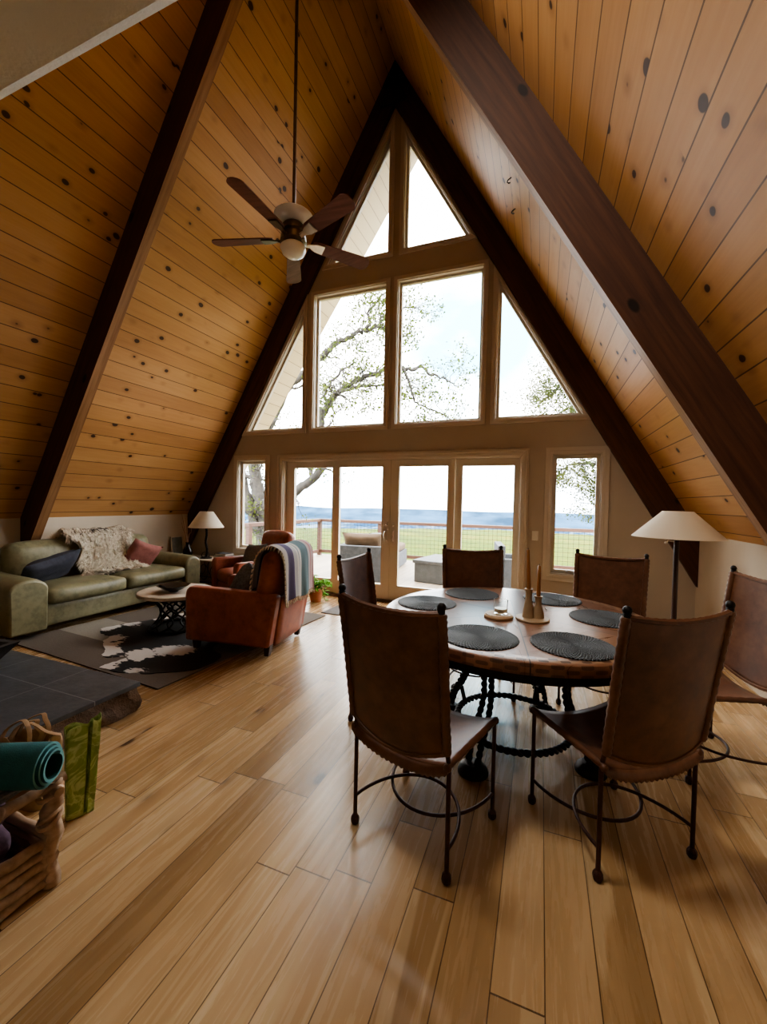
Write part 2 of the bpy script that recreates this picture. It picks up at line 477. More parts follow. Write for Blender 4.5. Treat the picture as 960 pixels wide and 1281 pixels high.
    def ball(s, c, r, seg=10, rings=6, mi=0, sz=1.0):
        return s.lathe([(max(1e-4, r*sin(PI*i/rings)), -r*sz*cos(PI*i/rings)) for i in range(rings+1)], seg, c, mi)
    def build(s, name, mats, parent=None, smooth=None, loc=None, rot=None, solid=None, bevel=None, sub=0):
        me = bpy.data.meshes.new(name)
        me.from_pydata(s.v, [], s.f)
        if not isinstance(mats, (list, tuple)): mats = [mats]
        for m in mats: me.materials.append(m)
        if len(mats) > 1: me.polygons.foreach_set('material_index', s.mi)
        if s.uv:
            L = me.uv_layers.new(name='UVMap')
            for lp in me.loops: L.data[lp.index].uv = s.uv.get(lp.vertex_index, (0, 0))
        bm = bmesh.new(); bm.from_mesh(me); bmesh.ops.recalc_face_normals(bm, faces=bm.faces); bm.to_mesh(me); bm.free()
        if smooth is not None:
            me.shade_smooth()
            if smooth < 180: me.set_sharp_from_angle(angle=rad(smooth))
        o = bpy.data.objects.new(name, me); COL.objects.link(o)
        if parent: o.parent = parent
        if loc: o.location = loc
        if rot: o.rotation_euler = rot
        if solid:
            k = o.modifiers.new('thickness', 'SOLIDIFY'); k.thickness = solid; k.offset = 0
        if bevel:
            k = o.modifiers.new('edge', 'BEVEL'); k.width = bevel; k.segments = 2; k.limit_method = 'ANGLE'; k.angle_limit = rad(40)
        if sub:
            k = o.modifiers.new('smooth', 'SUBSURF'); k.levels = sub; k.render_levels = sub
        return o

def thing(name, label, cat, loc=(0, 0, 0), rz=0, group=None):
    o = bpy.data.objects.new(name, None); COL.objects.link(o)
    o.empty_display_size = .1
    o.location = loc; o.rotation_euler = (0, 0, rz); o['label'] = label; o['category'] = cat
    if group: o['group'] = group
    return o
def tag(o, label, cat, group=None):
    o['label'] = label; o['category'] = cat
    if group: o['group'] = group
    return o
def struct(o): o['kind'] = 'structure'; return o
def dup(root, loc, rz, label):
    r = root.copy(); COL.objects.link(r); r.location = loc; r.rotation_euler = (0, 0, rz); r['label'] = label
    for ch in list(root.children):
        c = ch.copy(); COL.objects.link(c); c.parent = r
        for g in list(ch.children):
            d = g.copy(); COL.objects.link(d); d.parent = c
    return r
def arc(n, a0, a1): return [a0+(a1-a0)*i/n for i in range(n+1)]
def curve(pts, n=8):
    """Catmull-Rom through points"""
    P = [Vector(p) for p in pts]; out = []
    for i in range(len(P)-1):
        a = P[max(i-1, 0)]; b = P[i]; c = P[i+1]; d = P[min(i+2, len(P)-1)]
        for k in range(n):
            t = k/n
            out.append(.5*((2*b)+(c-a)*t+(2*a-5*b+4*c-d)*t*t+(3*b-a-3*c+d)*t**3))
    out.append(P[-1]); return out

# ------------------------------------------------------------------ camera
CAMZ = 1.42
yaw, pit, rol = rad(21.068), rad(-1.403), rad(1.185)
cam = bpy.data.cameras.new('camera'); co = bpy.data.objects.new('camera', cam); COL.objects.link(co)
cam.sensor_fit = 'VERTICAL'; cam.sensor_height = 36; cam.lens = 36*511.7/1281
cam.clip_end = 60000; cam.clip_start = .02
Ry = Matrix.Rotation(yaw, 3, 'Y'); Rx = Matrix.Rotation(pit, 3, 'X'); Rz = Matrix.Rotation(rol, 3, 'Z')
C3 = Ry @ Rx @ Rz
S3 = Matrix(((1, 0, 0), (0, 0, -1), (0, 1, 0)))
co.matrix_world = Matrix.Translation((0, 0, CAMZ)) @ (S3 @ C3).to_4x4()
SC.camera = co

# ------------------------------------------------------------------ room shell
XL, XR, YW, YB = -5.677, 1.61, 5.42, -3.3
AX = -2.033; AZ = 7.455; KZ = 1.15
struct(MB().box(XL-.15, XR+.15, YB-.1, YW+.16, -.1, 0).build('floor', M['floor']))
struct(MB().box(XL-.15, XL, YB, YW+.16, 0, KZ+.1).build('wall_left', M['wall']))
struct(MB().box(XR, XR+.15, YB, YW+.16, 0, KZ+.1).build('wall_right', M['wall']))
struct(MB().prism([(XL, 0), (XR, 0), (XR, KZ), (AX, AZ), (XL, KZ)], YB-.12, YB).build('wall_front', M['wall']))
LS = (AZ-KZ)/sin(PI/3)+.3
for side, nm in ((-1, 'ceiling_left'), (1, 'ceiling_right')):
    # local x runs down the slope from the ridge, local y along the ridge
    e = -.12
    o = MB().box(0 if side > 0 else -LS, LS if side > 0 else 0, YB-.1, YW+.16, 0, .16).build(nm, M['pine'])
    o.location = (AX, 0, AZ); o.rotation_euler = (0, side*PI/3, 0); struct(o)
    x0, x1 = (0, LS+.15)
    poly = [(side*x0, YW+.16), (side*x1, YW+.16), (side*x1, 6.12), (side*x0, 6.85)]
    o = MB().prism(poly, 0, .14, 'z').build('ceiling_eave', M['soffit'])
    o.location = (AX, 0, AZ); o.rotation_euler = (0, side*PI/3, 0); struct(o)

# rafters (dark beams) : three A-frame pairs
BD = .292
def rafter(side, y0, y1, z_end=.05, nm='rafter_beam'):
    top = (AX, AZ); n = (0, 0)
    L = (AZ-z_end)/sin(PI/3)
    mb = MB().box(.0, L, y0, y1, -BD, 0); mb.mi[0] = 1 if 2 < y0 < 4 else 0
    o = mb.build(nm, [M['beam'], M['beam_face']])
    if side < 0: o.rotation_euler = (0, PI-PI/3, 0); o.scale = (1, 1, -1)
    else: o.rotation_euler = (0, PI/3, 0)
    o.location = (AX, 0, AZ)
    struct(o)
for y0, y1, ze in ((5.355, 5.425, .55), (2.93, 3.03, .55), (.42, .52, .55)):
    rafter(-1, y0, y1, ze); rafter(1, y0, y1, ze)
struct(MB().prism([(AX-.2, 6.86), (AX+.2, 6.86), (AX+.10, 7.1), (AX-.10, 7.1)], 5.33, 5.354).build('trim_7', M['stone_dark']))

# loft slab above the camera with rounded plaster edge
lz = 2.5; ly = .70
prof = [(YB, lz), (ly-.03, lz), (ly-.009, lz+.009), (ly, lz+.03), (ly, lz+.28), (YB, lz+.28)]
o = MB().prism(prof, XL+.75, XR-.75, 'x').build('ceiling_loft', M['white']); struct(o)

# gable wall with openings -------------------------------------------------
Z0, Z1, Z2 = 2.526, 4.50, 4.924
def tri_l(xb, xr, zb): return [(xb, zb), (xr, zb), (xr, zb+(xr-xb)*T60)]
def tri_r(xl, xb, zb): return [(xl, zb), (xb, zb), (xl, zb+(xb-xl)*T60)]
H = {
 'door': [(-3.80, 0), (-.235, 0), (-.235, 2.045), (-3.80, 2.045)],
 'wl': [(-4.665, .60), (-4.10, .60), (-4.10, 2.06), (-4.665, 2.06)],
 'wr': [(.105, .57), (.665, .57), (.665, 2.06), (.105, 2.06)],
 'ml': [(-3.27, Z0-.03), (-2.095, Z0-.03), (-2.095, Z1), (-3.27, Z1)],
 'mr': [(-1.945, Z0-.03), (-.755, Z0-.03), (-.755, Z1), (-1.945, Z1)],
 'tl': tri_l(-4.50, -3.43, Z0-.03), 'tr': tri_r(-.595, .47, Z0-.03),
 'ul': tri_l(-3.06, -2.075, Z2-.03), 'ur': tri_r(-1.885, -.93, Z2-.03)}
outer = [(XL-.1, -.05), (XR+.1, -.05), (XR+.1, KZ-.17), (AX, AZ), (XL-.1, KZ-.17)]
def inside(p, poly):
    c = False; n = len(poly)
    for i in range(n):
        (x0, y0), (x1, y1) = poly[i], poly[(i+1) % n]
        if (y0 > p[1]) != (y1 > p[1]) and p[0] < (x1-x0)*(p[1]-y0)/(y1-y0)+x0: c = not c
    return c
def gable():
    vs = []; ed = []
    for poly in [outer]+list(H.values()):
        b = len(vs); n = len(poly)
        vs += [Vector(p) for p in poly]; ed += [(b+i, b+(i+1) % n) for i in range(n)]
    V, E_, F, _, _, _ = delaunay_2d_cdt(vs, ed, [], 0, 1e-5)
    mb = MB(); nv = len(V); keep = []
    for f in F:
        c = sum((V[i] for i in f), Vector((0, 0)))/len(f)
        if inside(c, outer) and not any(inside(c, h) for h in H.values()): keep.append(tuple(f))
    y0, y1 = YW, YW+.15
    mb.v = [(p.x, y0, p.y) for p in V]+[(p.x, y1, p.y) for p in V]
    for f in keep:
        mb.f.append(f); mb.f.append(tuple(i+nv for i in f[::-1])); mb.mi += [0, 0]
    cnt = {}
    for f in keep:
        for i in range(len(f)):
            k = (f[i], f[(i+1) % len(f)]); cnt[tuple(sorted(k))] = cnt.get(tuple(sorted(k)), 0)+1
    for (a, b), c in cnt.items():
        if c == 1: mb.f.append((a, b, b+nv, a+nv)); mb.mi.append(0)
    return struct(mb.build('wall_back', M['wall_shaded']))
gable()

def inset(poly, d):
    n = len(poly); out = []
    A = sum(poly[i][0]*poly[(i+1) % n][1]-poly[(i+1) % n][0]*poly[i][1] for i in range(n))
    sg = 1 if A > 0 else -1
    L = []
    for i in range(n):
        p, q = Vector(poly[i]), Vector(poly[(i+1) % n]); t = (q-p).normalized(); nn = Vector((-t.y, t.x))*sg
        L.append((p+nn*d, t))
    for i in range(n):
        (p, t), (q, u) = L[i-1], L[i]
        den = t.x*u.y-t.y*u.x; w = q-p; k = (w.x*u.y-w.y*u.x)/den
        out.append(tuple(p+t*k))
    return out
def ring(mb, po, pi_, y0, y1, mi=0):
    n = len(po)
    vs = [(p[0], y0, p[1]) for p in po]+[(p[0], y0, p[1]) for p in pi_]+[(p[0], y1, p[1]) for p in po]+[(p[0], y1, p[1]) for p in pi_]
    fs = []
    for i in range(n):
        j = (i+1) % n
        fs += [(i, j, n+j, n+i), (2*n+i, 3*n+i, 3*n+j, 2*n+j), (i, 2*n+i, 2*n+j, j), (n+i, n+j, 3*n+j, 3*n+i)]
    return mb.add(vs, fs, mi)
def window(nm, key, casing=.075, sash=.045, sill=False, mid=None):
    root = bpy.data.objects.new(nm, None); COL.objects.link(root); struct(root)
    h = H[key]
    mb = MB(); ring(mb, inset(h, -casing), inset(h, .004), YW-.022, YW)
    ring(mb, inset(h, -casing*.35), inset(h, .012), YW-.034, YW-.02)
    ring(mb, inset(h, .002), inset(h, .022), YW-.01, YW+.12)
    mb.build('window_frame', M['trim'], root, bevel=.004)
    mb = MB(); ring(mb, inset(h, .018), inset(h, .018+sash), YW+.05, YW+.10)
    mb.build('window_sash', M['frame'], root, bevel=.004)
    g = inset(h, .018+sash*.8)
    MB().add([(p[0], YW+.075, p[1]) for p in g], [tuple(range(len(g)))]).build('window_pane', M['glass'], root)
    return root
window('window_1', 'wl', .07); w = window('window_2', 'wr', .07)
for i, k in enumerate(('tl', 'ml', 'mr', 'tr', 'ul', 'ur')): window('window_%d' % (i+3), k, .05, .035)
# crank on the right window's sash
mb = MB(); mb.box(.30, .42, YW+.025, YW+.055, .60, .625); mb.tube([(.40, YW+.03, .62), (.36, YW, .635), (.31, YW-.005, .63)], .008, 6)
mb.build('window_crank', M['steel'], w, 40)

# sliding doors
door = bpy.data.objects.new('door_1', None); COL.objects.link(door); struct(door)
mb = MB(); h = H['door']
cas = [(-3.885, 0), (-3.885, 2.125), (-.152, 2.125), (-.152, 0)]; ins = [(-3.79, 0), (-3.79, 2.035), (-.245, 2.035), (-.245, 0)]
def upring(mb, a, b, y0, y1):
    for (p, q, r_, s_) in ((a[0], a[1], b[1], b[0]), (a[1], a[2], b[2], b[1]), (a[2], a[3], b[3], b[2])):
        mb.prism([p, q, r_, s_], y0, y1)
upring(mb, cas, ins, YW-.024, YW)
upring(mb, [(-3.87, 0), (-3.87, 2.11), (-.167, 2.11), (-.167, 0)], [(-3.84, 0), (-3.84, 2.08), (-.197, 2.08), (-.197, 0)], YW-.036, YW-.022)
upring(mb, [(-3.80, 0), (-3.80, 2.045), (-.235, 2.045), (-.235, 0)], [(-3.775, 0), (-3.775, 2.02), (-.26, 2.02), (-.26, 0)], YW-.004, YW+.15)
mb.build('door_frame', M['trim'], door, bevel=.004)
MB().box(-3.8, -.235, YW-.02, YW+.15, 0, .03).build('threshold', M['bronze'], door)
PX = [(-3.775, -2.88, -3.634, -2.946, YW+.08), (-2.885, -1.997, -2.816, -2.117, YW+.03), (-1.997, -1.09, -1.878, -1.176, YW+.03), (-1.095, -.26, -1.002, -.326, YW+.08)]
for i, (a, b, g0, g1, y) in enumerate(PX):
    mb = MB(); po = [(a, .03), (b, .03), (b, 2.02), (a, 2.02)]; pi_ = [(g0, .23), (g1, .23), (g1, 1.932), (g0, 1.932)]
    ring(mb, po, pi_, y, y+.045)
    pan = mb.build('door_panel', M['frame'], door, bevel=.005)
    q = inset(pi_, -.01)
    MB().add([(p[0], y+.022, p[1]) for p in q], [(0, 1, 2, 3)]).build('glass', M['glass'], pan)
    mb = MB(); ring(mb, inset(pi_, -.012), inset(pi_, .008), y-.005, y+.05); mb.build('glazing_bead', M['frame'], pan)
    if i in (1, 2):
        hx = -2.045 if i == 1 else -1.945; sg = -1 if i == 1 else 1
        mb = MB(); mb.box(hx-.018, hx+.018, y-.008, y, .84, 1.14)
        mb.tube(curve([(hx, y-.005, .87), (hx+sg*.01, y-.05, .89), (hx+sg*.02, y-.06, .945), (hx+sg*.01, y-.05, 1.0), (hx, y-.005, 1.02)], 5), .009, 8)
        mb.tube([(hx-.005, y-.02, 1.08), (hx+.012, y-.03, 1.105)], .012, 8)
        mb.build('door_handle', M['nickel'], pan, 40)
mb = MB(); mb.box(XL+.001, -3.90, YW-.014, YW, 0, .09); struct(mb.build('baseboard_back', M['trim'], bevel=.003))
struct(MB().box(-.14, XR, YW-.014, YW, 0, .09).build('baseboard_rear', M['trim'], bevel=.003))
struct(MB().box(XR-.014, XR, YB, YW-.015, 0, .09).build('baseboard_right', M['trim'], bevel=.003))
struct(MB().box(XL, XL+.014, YB, YW-.015, 0, .09).build('baseboard_left', M['trim'], bevel=.003))

# switch plate, hooks
sw = thing('light_switch', 'ivory light switch plate on wall between the sliding doors and window', 'switch', (-.06, YW, 1.06-.02))
MB().box(-.038, .038, -.008, 0, -.06, .06).build('switch_plate', M['plastic'], sw, bevel=.003)
for dx in (-.016, .016): MB().box(dx-.006, dx+.006, -.014, -.007, -.016, .016).build('toggle', M['plastic'], sw)
for (x, y, z, lb) in ((-.355, 4.14, 4.549, 'small black hook on pine ceiling boards, upper of the two'), (-.341, 4.55, 4.524, 'small black hook on pine ceiling boards, lower of the two')):
    t = Matrix.Rotation(PI/3, 4, 'Y'); z = AZ-(x-AX)*T60
    o = MB().tube([t @ Vector(p) for p in ((0, 0, 0), (0, 0, -.035), (.012, 0, -.05), (.03, 0, -.045), (.035, 0, -.03))], .006, 6).build('ceiling_hook', M['iron'], None, 40)
    o.location = (x, y, z); tag(o, lb, 'hook', 'hooks screwed into the ceiling boards')

# ------------------------------------------------------------------ dining table
TC = (-.13, 2.59)
tb = thing('dining_table', 'round carved wood dining table on twisted wrought iron base', 'table', (*TC, 0))
MB().lathe([(0, 0), (.60, 0), (.70, 0), (.775, -.001), (.785, -.006), (.79, -.02), (.788, -.055), (.77, -.06), (.0, -.06)], 96).build('table_top', M['table'], tb, 35, (0, 0, .76))
MB().lathe([(.755, 0), (.755, -.045), (.72, -.045), (.72, 0)], 72).build('apron', M['iron'], tb, 35, (0, 0, .70))
MB().rope([(.33*cos(a), .33*sin(a), .105) for a in arc(60, 0, 2*PI)[:-1]], .019, .07, closed=True).build('base_ring', M['iron'], tb, 60)
for k in range(4):
    q = rad(-112+90*k)
    mb = MB()
    for sg in (-1, 1):
        off = sg*.028
        pr = [(.45, .05), (.42, .14), (.36, .24), (.315, .36), (.33, .50), (.42, .62), (.55, .695)]
        P = curve([(r*cos(q)-off*sin(q)*(1 if z < .3 else .8), r*sin(q)+off*cos(q)*(1 if z < .3 else .8), z) for r, z in pr], 6)
        mb.rope(P, .017, .07)
    # scroll at the ring and a round boss between the rods
    mb.ball((.41*cos(q), .41*sin(q), .17), .03)
    mb.tube([(.33*cos(q)+.0*sin(q), .33*sin(q), .10), (.36*cos(q), .36*sin(q), .20)], .014, 8)
    mb.tube(curve([(.55*cos(q), .55*sin(q), .69), (.46*cos(q), .46*sin(q), .60), (.40*cos(q), .40*sin(q), .66), (.45*cos(q), .45*sin(q), .69)], 6), .010, 8)
    lg = mb.build('leg', M['iron'], tb, 60)
    MB().lathe([(0, .055), (.045, .052), (.072, .03), (.08, .008), (.08, 0), (0, 0)], 24, (.45*cos(q), .45*sin(q), 0)).build('foot', M['iron'], lg, 35)
MB().rope([(.30*cos(a), .30*sin(a), .655) for a in arc(40, 0, 2*PI)[:-1]], .012, .06, closed=True).build('top_ring', M['iron'], tb, 60)

# placemats
MATS = [((-.27, 2.055), 'black woven placemat behind the dark chair back, half hidden'), ((.157, 2.115), 'black woven placemat nearest the camera on the table'),
        ((.365, 2.70), 'black woven placemat half hidden by the brown chair at right edge of table'), ((.088, 3.09), 'black woven placemat behind the twin candle holder'),
        ((-.455, 3.01), 'black woven placemat at the far side, before the chair facing us'), ((-.685, 2.61), 'black woven placemat at the left edge of the table')]
pm = None
prof = [(0, .006)]
for i in range(1, 24): prof.append((.19*i/24, .006+(.0022 if i % 2 else 0)))
prof += [(.19, .004), (.19, 0), (0, 0)]
for (p, lb) in MATS:
    if pm is None:
        pm = MB().lathe(prof, 96, wob=lambda q: 1+.008*sin(q*44)).build('placemat', M['placemat'], None, 60); o = pm
    else: o = pm.copy(); COL.objects.link(o)
    o.location = (*p, .7605); o.rotation_euler = (0, 0, random.random()*6); tag(o, lb, 'placemat', 'black round placemats on the dining table')

# ------------------------------------------------------------------ dining chairs
def make_chair():
    t = thing('dining_chair', '', 'chair', group='brown leather and iron chairs around the table')
    bx, by = .228, -.205; fx, fy = .235, .205; zs = .445
    postT = (.236, -.305, 1.045)
    for (x, y) in ((bx, by), (-bx, by), (fx, fy), (-fx, fy)):
        mb = MB(); mb.tube([(x, y, .03), (x, y, zs)], .0088, 10)
        lg = mb.build('leg', M['rust_iron'], t, 40)
        mb = MB(); mb.lathe([(0, .042), (.011, .040), (.018, .030), (.0195, .018), (.017, .005), (.013, 0), (0, 0)], 8, (x, y, 0)); mb.build('foot', M['rust_iron'], lg, 20)
    for sg in (-1, 1):
        mb = MB(); mb.tube(curve([(sg*bx, by, zs), (sg*(bx-.004), by-.02, .55), (sg*.230, by-.06, .80), (sg*postT[0], postT[1], postT[2])], 5), .0088, 10)
        po = mb.build('back_post', M['rust_iron'], t, 40)
        mb = MB(); mb.ball((sg*postT[0], postT[1], postT[2]+.014), .0165, 10, 6); mb.lathe([(.012, -.02), (.014, 0), (.01, .01)], 8, (sg*postT[0], postT[1], postT[2])); mb.build('finial', M['iron'], po, 40)
    def under(sg):
        pts = []
        for a in arc(24, 0, PI): pts.append((bx*cos(a), sg*(by+.31*sin(a)), .125))
        return pts
    MB().tube(under(1), .0072, 8).build('stretcher', M['rust_iron'], t, 60)
    MB().tube([(fx/bx*p[0], -p[1]*1.0, p[2]-.008) for p in under(1)], .0072, 8).build('stretcher', M['rust_iron'], t, 60)
    mb = MB()
    for sg in (-1, 1): mb.tube([(sg*bx, by, zs), (sg*fx, fy, zs)], .0088, 8)
    mb.tube([(-fx, fy, zs-.012), (0, fy, zs-.05), (fx, fy, zs-.012)], .006, 8); mb.tube([(-bx, by, zs-.012), (0, by, zs-.055), (bx, by, zs-.012)], .006, 8)
    mb.build('seat_frame', M['rust_iron'], t, 40)
    # slung seat
    mb = MB()
    def seat(u, v):
        a = -1+2*u; hw = (bx+.006)*(1-v)+(fx+.006)*v
        y = (by-.012)+(fy-by+.03)*v
        z = zs+.012-.048*(1-a*a)**.8-.012*(1-a*a)*sin(v*PI)
        dz = 0
        if v < .001 or v > .999: dz = 0
        return (a*hw, y, z)
    mb.grid(seat, 20, 14)
    for v, sg in ((0, -1), (1, 1)):   # folded front and rear flaps with scalloped stitching
        def flap(u, w, v=v, sg=sg):
            x, y, z = seat(u, v); a = -1+2*u
            return (x, y+sg*.012*sin(w*PI*.6), z-w*(.040+.004*sin(a*60))*(1-.25*abs(a)**6))
        mb.grid(flap, 60, 3)
    for sg in (-1, 1):                # rolled side edges
        mb.tube([(sg*(bx+(fx-bx)*k/16), by-.01+(fy-by+.02)*k/16, zs+.004) for k in range(17)], [.0095+.002*(k % 2) for k in range(17)], 8)
        for yy, xx in ((by-.012, bx), (fy+.012, fx)): mb.ball((sg*xx, yy, zs-.002), .0125, 8, 5)
    mb.build('seat', M['hide'], t, 50, solid=.008)
    # slung back
    mb = MB()
    post = curve([(bx-.004, by-.02, .50), (.230, by-.06, .78), (postT[0], postT[1], postT[2]-.012)], 10)
    def back(u, v):
        a = -1+2*u; k = v*(len(post)-1); i = min(int(k), len(post)-2); p = post[i].lerp(post[i+1], k-i)
        s = (1-a*a)
        z = p.z-.020*s*v**3-.055*s*(1-v)**2
        return (a*(p.x+.004), p.y-.040*s*(.6+.4*sin(v*PI)), z)
    mb.grid(back, 20, 20)
    for sg in (-1, 1):                # laced sleeve along the post
        mb.tube([back(.5+sg*.5, k/34) for k in range(35)], [.0125+.0032*(k % 2) for k in range(35)], 8)
    mb.tube([back(k/30, 1) for k in range(31)], [.0075+.002*(k % 2) for k in range(31)], 6)
    mb.tube([back(k/30, 0) for k in range(31)], [.0055+.0015*(k % 2) for k in range(31)], 6)
    mb.build('backrest', M['hide'], t, 50, solid=.007)
    return t
CH = [((-.452, 1.752), 73.4, 'dark leather dining chair seen from behind, left of the two nearest'),
      ((.308, 2.02), 125.2, 'brown leather dining chair seen from behind, right of the two nearest'),
      ((.885, 2.80), 196, 'leather dining chair by the right wall, cut off by the photo edge'),
      ((.435, 3.30), 255, 'brown leather dining chair beside the floor lamp, below the right window'),
      ((-.435, 3.20), 288, 'dark leather dining chair across the table with its back to the glass doors'),
      ((-.905, 2.60), 359, 'leather dining chair left of the table, seen edge on')]
ch = make_chair()
for i, (p, hd, lb) in enumerate(CH):
    if i == 0: ch.location = (*p, 0); ch.rotation_euler = (0, 0, rad(hd-90)); ch['label'] = lb
    else: dup(ch, (*p, 0), rad(hd-90), lb)

# ------------------------------------------------------------------ things on the table
ZT = .7605
cs = thing('coaster_board', 'small round wooden board under the glass on the table', 'board', (-.215, 2.47, ZT))
MB().lathe([(0, .017), (.078, .017), (.083, .012), (.083, .003), (.079, 0), (0, 0)], 40).build('board', M['plate'], cs, 35)
MB().lathe([(.05, .0172), (.074, .0172), (.074, .0205), (.071, .0215), (.05, .0185)], 32).build('rim', M['plate'], cs, 40)
gl = thing('votive_glass', 'clear glass tumbler with candle wax on the round wooden board', 'glass', (-.205, 2.475, ZT+.0215))
MB().lathe([(0, 0), (.036, 0), (.039, .003), (.041, .085), (.0385, .085), (.0365, .008), (0, .008)], 32).build('tumbler', M['tumbler'], gl, 40)
MB().lathe([(0, .03), (.035, .03), (.0355, .0085), (0, .0085)], 24).build('wax', M['opal'], gl, 40)
hd = thing('candle_holder', 'twin tapered tan candlestick on one round base in the middle of the table', 'candle holder', (-.03, 2.50, ZT))
MB().lathe([(0, .012), (.09, .012), (.094, .008), (.094, .002), (.09, 0), (0, 0)], 40).build('base', M['brass_tube'], hd, 35)
for (dx, dy, hh) in ((-.022, .0, .165), (.03, .012, .125)):
    MB().lathe([(0, 0), (.034, 0), (.031, .03), (.02, hh*.55), (.0165, hh*.72), (.019, hh*.9), (.024, hh), (.014, hh), (.013, hh-.02), (0, hh-.02)], 24, (dx, dy, .0118)).build('candle_cup', M['brass_tube'], hd, 40)
for (dx, dy, z0, z1, lean, lb) in ((-.022, .0, .165, .405, (-.012, 0), 'taller copper brown taper candle, leaning a little'), (.03, .012, .125, .315, (.0, 0), 'shorter copper brown taper candle')):
    o = MB().tube([(0, 0, 0), (lean[0]*.5, 0, (z1-z0)*.5), (lean[0], 0, z1-z0), (lean[0], 0, z1-z0+.006)], [.0115, .0105, .009, .004], 12).build('taper_candle', M['wax'], None, 40)
    MB().tube([(lean[0], 0, z1-z0), (lean[0]+.001, 0, z1-z0+.014)], .0015, 5).build('wick', M['iron'], o)
    o.location = (-.03+dx, 2.50+dy, ZT+.0118+z0-.019); tag(o, lb, 'candle', 'taper candles in the twin holder')

# ------------------------------------------------------------------ ceiling fan
FX, FY = -2.02, 2.99
fan = thing('ceiling_fan', 'five blade mahogany ceiling fan with bronze motor and frosted light', 'ceiling fan', (FX, FY, 3.62))
MB().tube([(0, 0, .2), (0, 0, 3.50)], .014, 12).build('downrod', M['bronze'], fan, 40)
MB().lathe([(.015, 3.42), (.06, 3.44), (.09, 3.5), (.09, 3.56)], 20).build('canopy', M['bronze'], fan, 40)
MB().lathe([(.03, .225), (.05, .215), (.155, .20), (.165, .19), (.15, .165), (.10, .13), (.06, .12)], 32).build('uplight_bowl', M['alab'], fan, 40)
MB().lathe([(.02, .14), (.075, .13), (.10, .10), (.105, .06), (.085, .045), (.085, .03), (.105, .02), (.11, -.02), (.085, -.045), (.06, -.05), (0, -.05)], 32).build('motor', M['bronze'], fan, 40)
MB().lathe([(.088, -.045), (.105, -.06), (.108, -.075), (.09, -.115), (.055, -.14), (0, -.15)], 32).build('light_globe', M['opal'], fan, 40)
for k in range(5):
    q = rad(-93+72*k); mt = Matrix.Rotation(q, 4, 'Z') @ Matrix.Rotation(rad(-13), 4, 'X')
    mb = MB(); n = 14
    out = [(.17, -.042), (.22, -.056)]+[(.22+.44*i/n, -.056-.018*i/n) for i in range(1, n+1)]
    tip = [(.66+.055*sin(a), -.074*cos(a)) for a in arc(8, .15, PI-.15)]
    poly = out+tip+[(x, -y) for x, y in out[::-1]]
    mb.prism(poly, .0, .009, 'z', 0, mt); bl = mb.build('blade', M['blade'], fan, 30)
    mb = MB(); mb.prism([(.085, -.02), (.15, -.018), (.20, -.04), (.27, -.045), (.27, .045), (.20, .04), (.15, .018), (.085, .02)], -.010, -.001, 'z', 0, mt)
    mb.add([mt @ Vector(p) for p in ((.08, -.015, -.03), (.08, .015, -.03), (.16, .012, -.004), (.16, -.012, -.004), (.08, -.015, .0), (.08, .015, .0), (.16, .012, .002), (.16, -.012, .002))], [(0, 1, 2, 3), (4, 7, 6, 5), (0, 4, 5, 1), (1, 5, 6, 2), (2, 6, 7, 3), (3, 7, 4, 0)])
    mb.build('blade_bracket', M['nickel'] if k in (1, 2) else M['bronze'], bl, 30)

# ------------------------------------------------------------------ floor lamp
fl = thing('floor_lamp', 'floor lamp with wide cream cone shade in the right corner', 'lamp', (1.10, 4.2, 0))
MB().lathe([(0, .028), (.11, .026), (.14, .012), (.14, 0), (0, 0)], 32).build('base', M['iron'], fl, 40)
MB().tube([(0, 0, .02), (0, 0, 1.22)], .021, 12).build('pole', M['black_wood'], fl, 40)
MB().lathe([(.335, 1.165), (.338, 1.168), (.112, 1.392), (.108, 1.390)], 48).build('lamp_shade', M['shade'], fl, 40)
mb = MB(); mb.tube([(-.02, 0, 1.13), (-.06, 0, 1.135), (-.075, .0, 1.12)], .006, 6); mb.ball((-.078, 0, 1.117), .012, 8, 5); mb.tube([(0, 0, 1.22), (0, 0, 1.385)], .006, 6)
for a in (0, 2.1, 4.2): mb.tube([(0, 0, 1.38), (.108*cos(a), .108*sin(a), 1.388)], .003, 5)
mb.build('lamp_switch', M['nickel'], fl, 40)
cd = MB().tube(curve([(1.57, 4.35, .93), (1.585, 3.9, .62), (1.588, 3.7, .44), (1.587, 3.55, .40), (1.585, 3.42, .46), (1.585, 3.3, .60)], 8), .004, 6).build('power_cord', M['plastic'], None, 60)
tag(cd, 'thin white cord looped along the right wall', 'cord')

# ------------------------------------------------------------------ sofa
SX, SY = -5.08, 3.41
sofa = thing('sofa', 'olive green leather two seat sofa against the left knee wall', 'sofa', (SX, SY, 0))
def yl(y): return y-SY
def xl(x): return x-SX
mb = MB(); mb.rbox((xl(-5.08), 0, .195), (.86, 1.95, .23), .03, 6); mb.build('base', M['olive'], sofa, 60)
for (y0, y1) in ((2.60, 3.46), (3.465, 4.32)):
    mb = MB(); mb.rbox((xl(-4.90), yl((y0+y1)/2), .385), (.64, y1-y0-.006, .165), .055, 8, (.02, .0, .022)); mb.build('seat_cushion', M['olive'], sofa, 60)
    mt = Matrix.Translation((xl(-5.36), yl((y0+y1)/2), .62)) @ Matrix.Rotation(rad(-11), 4, 'Y')
    mb = MB(); mb.rbox((0, 0, 0), (.25, y1-y0-.004, .52), .10, 8, (.035, 0, .03), 0, mt); mb.build('back_cushion', M['olive'], sofa, 60)
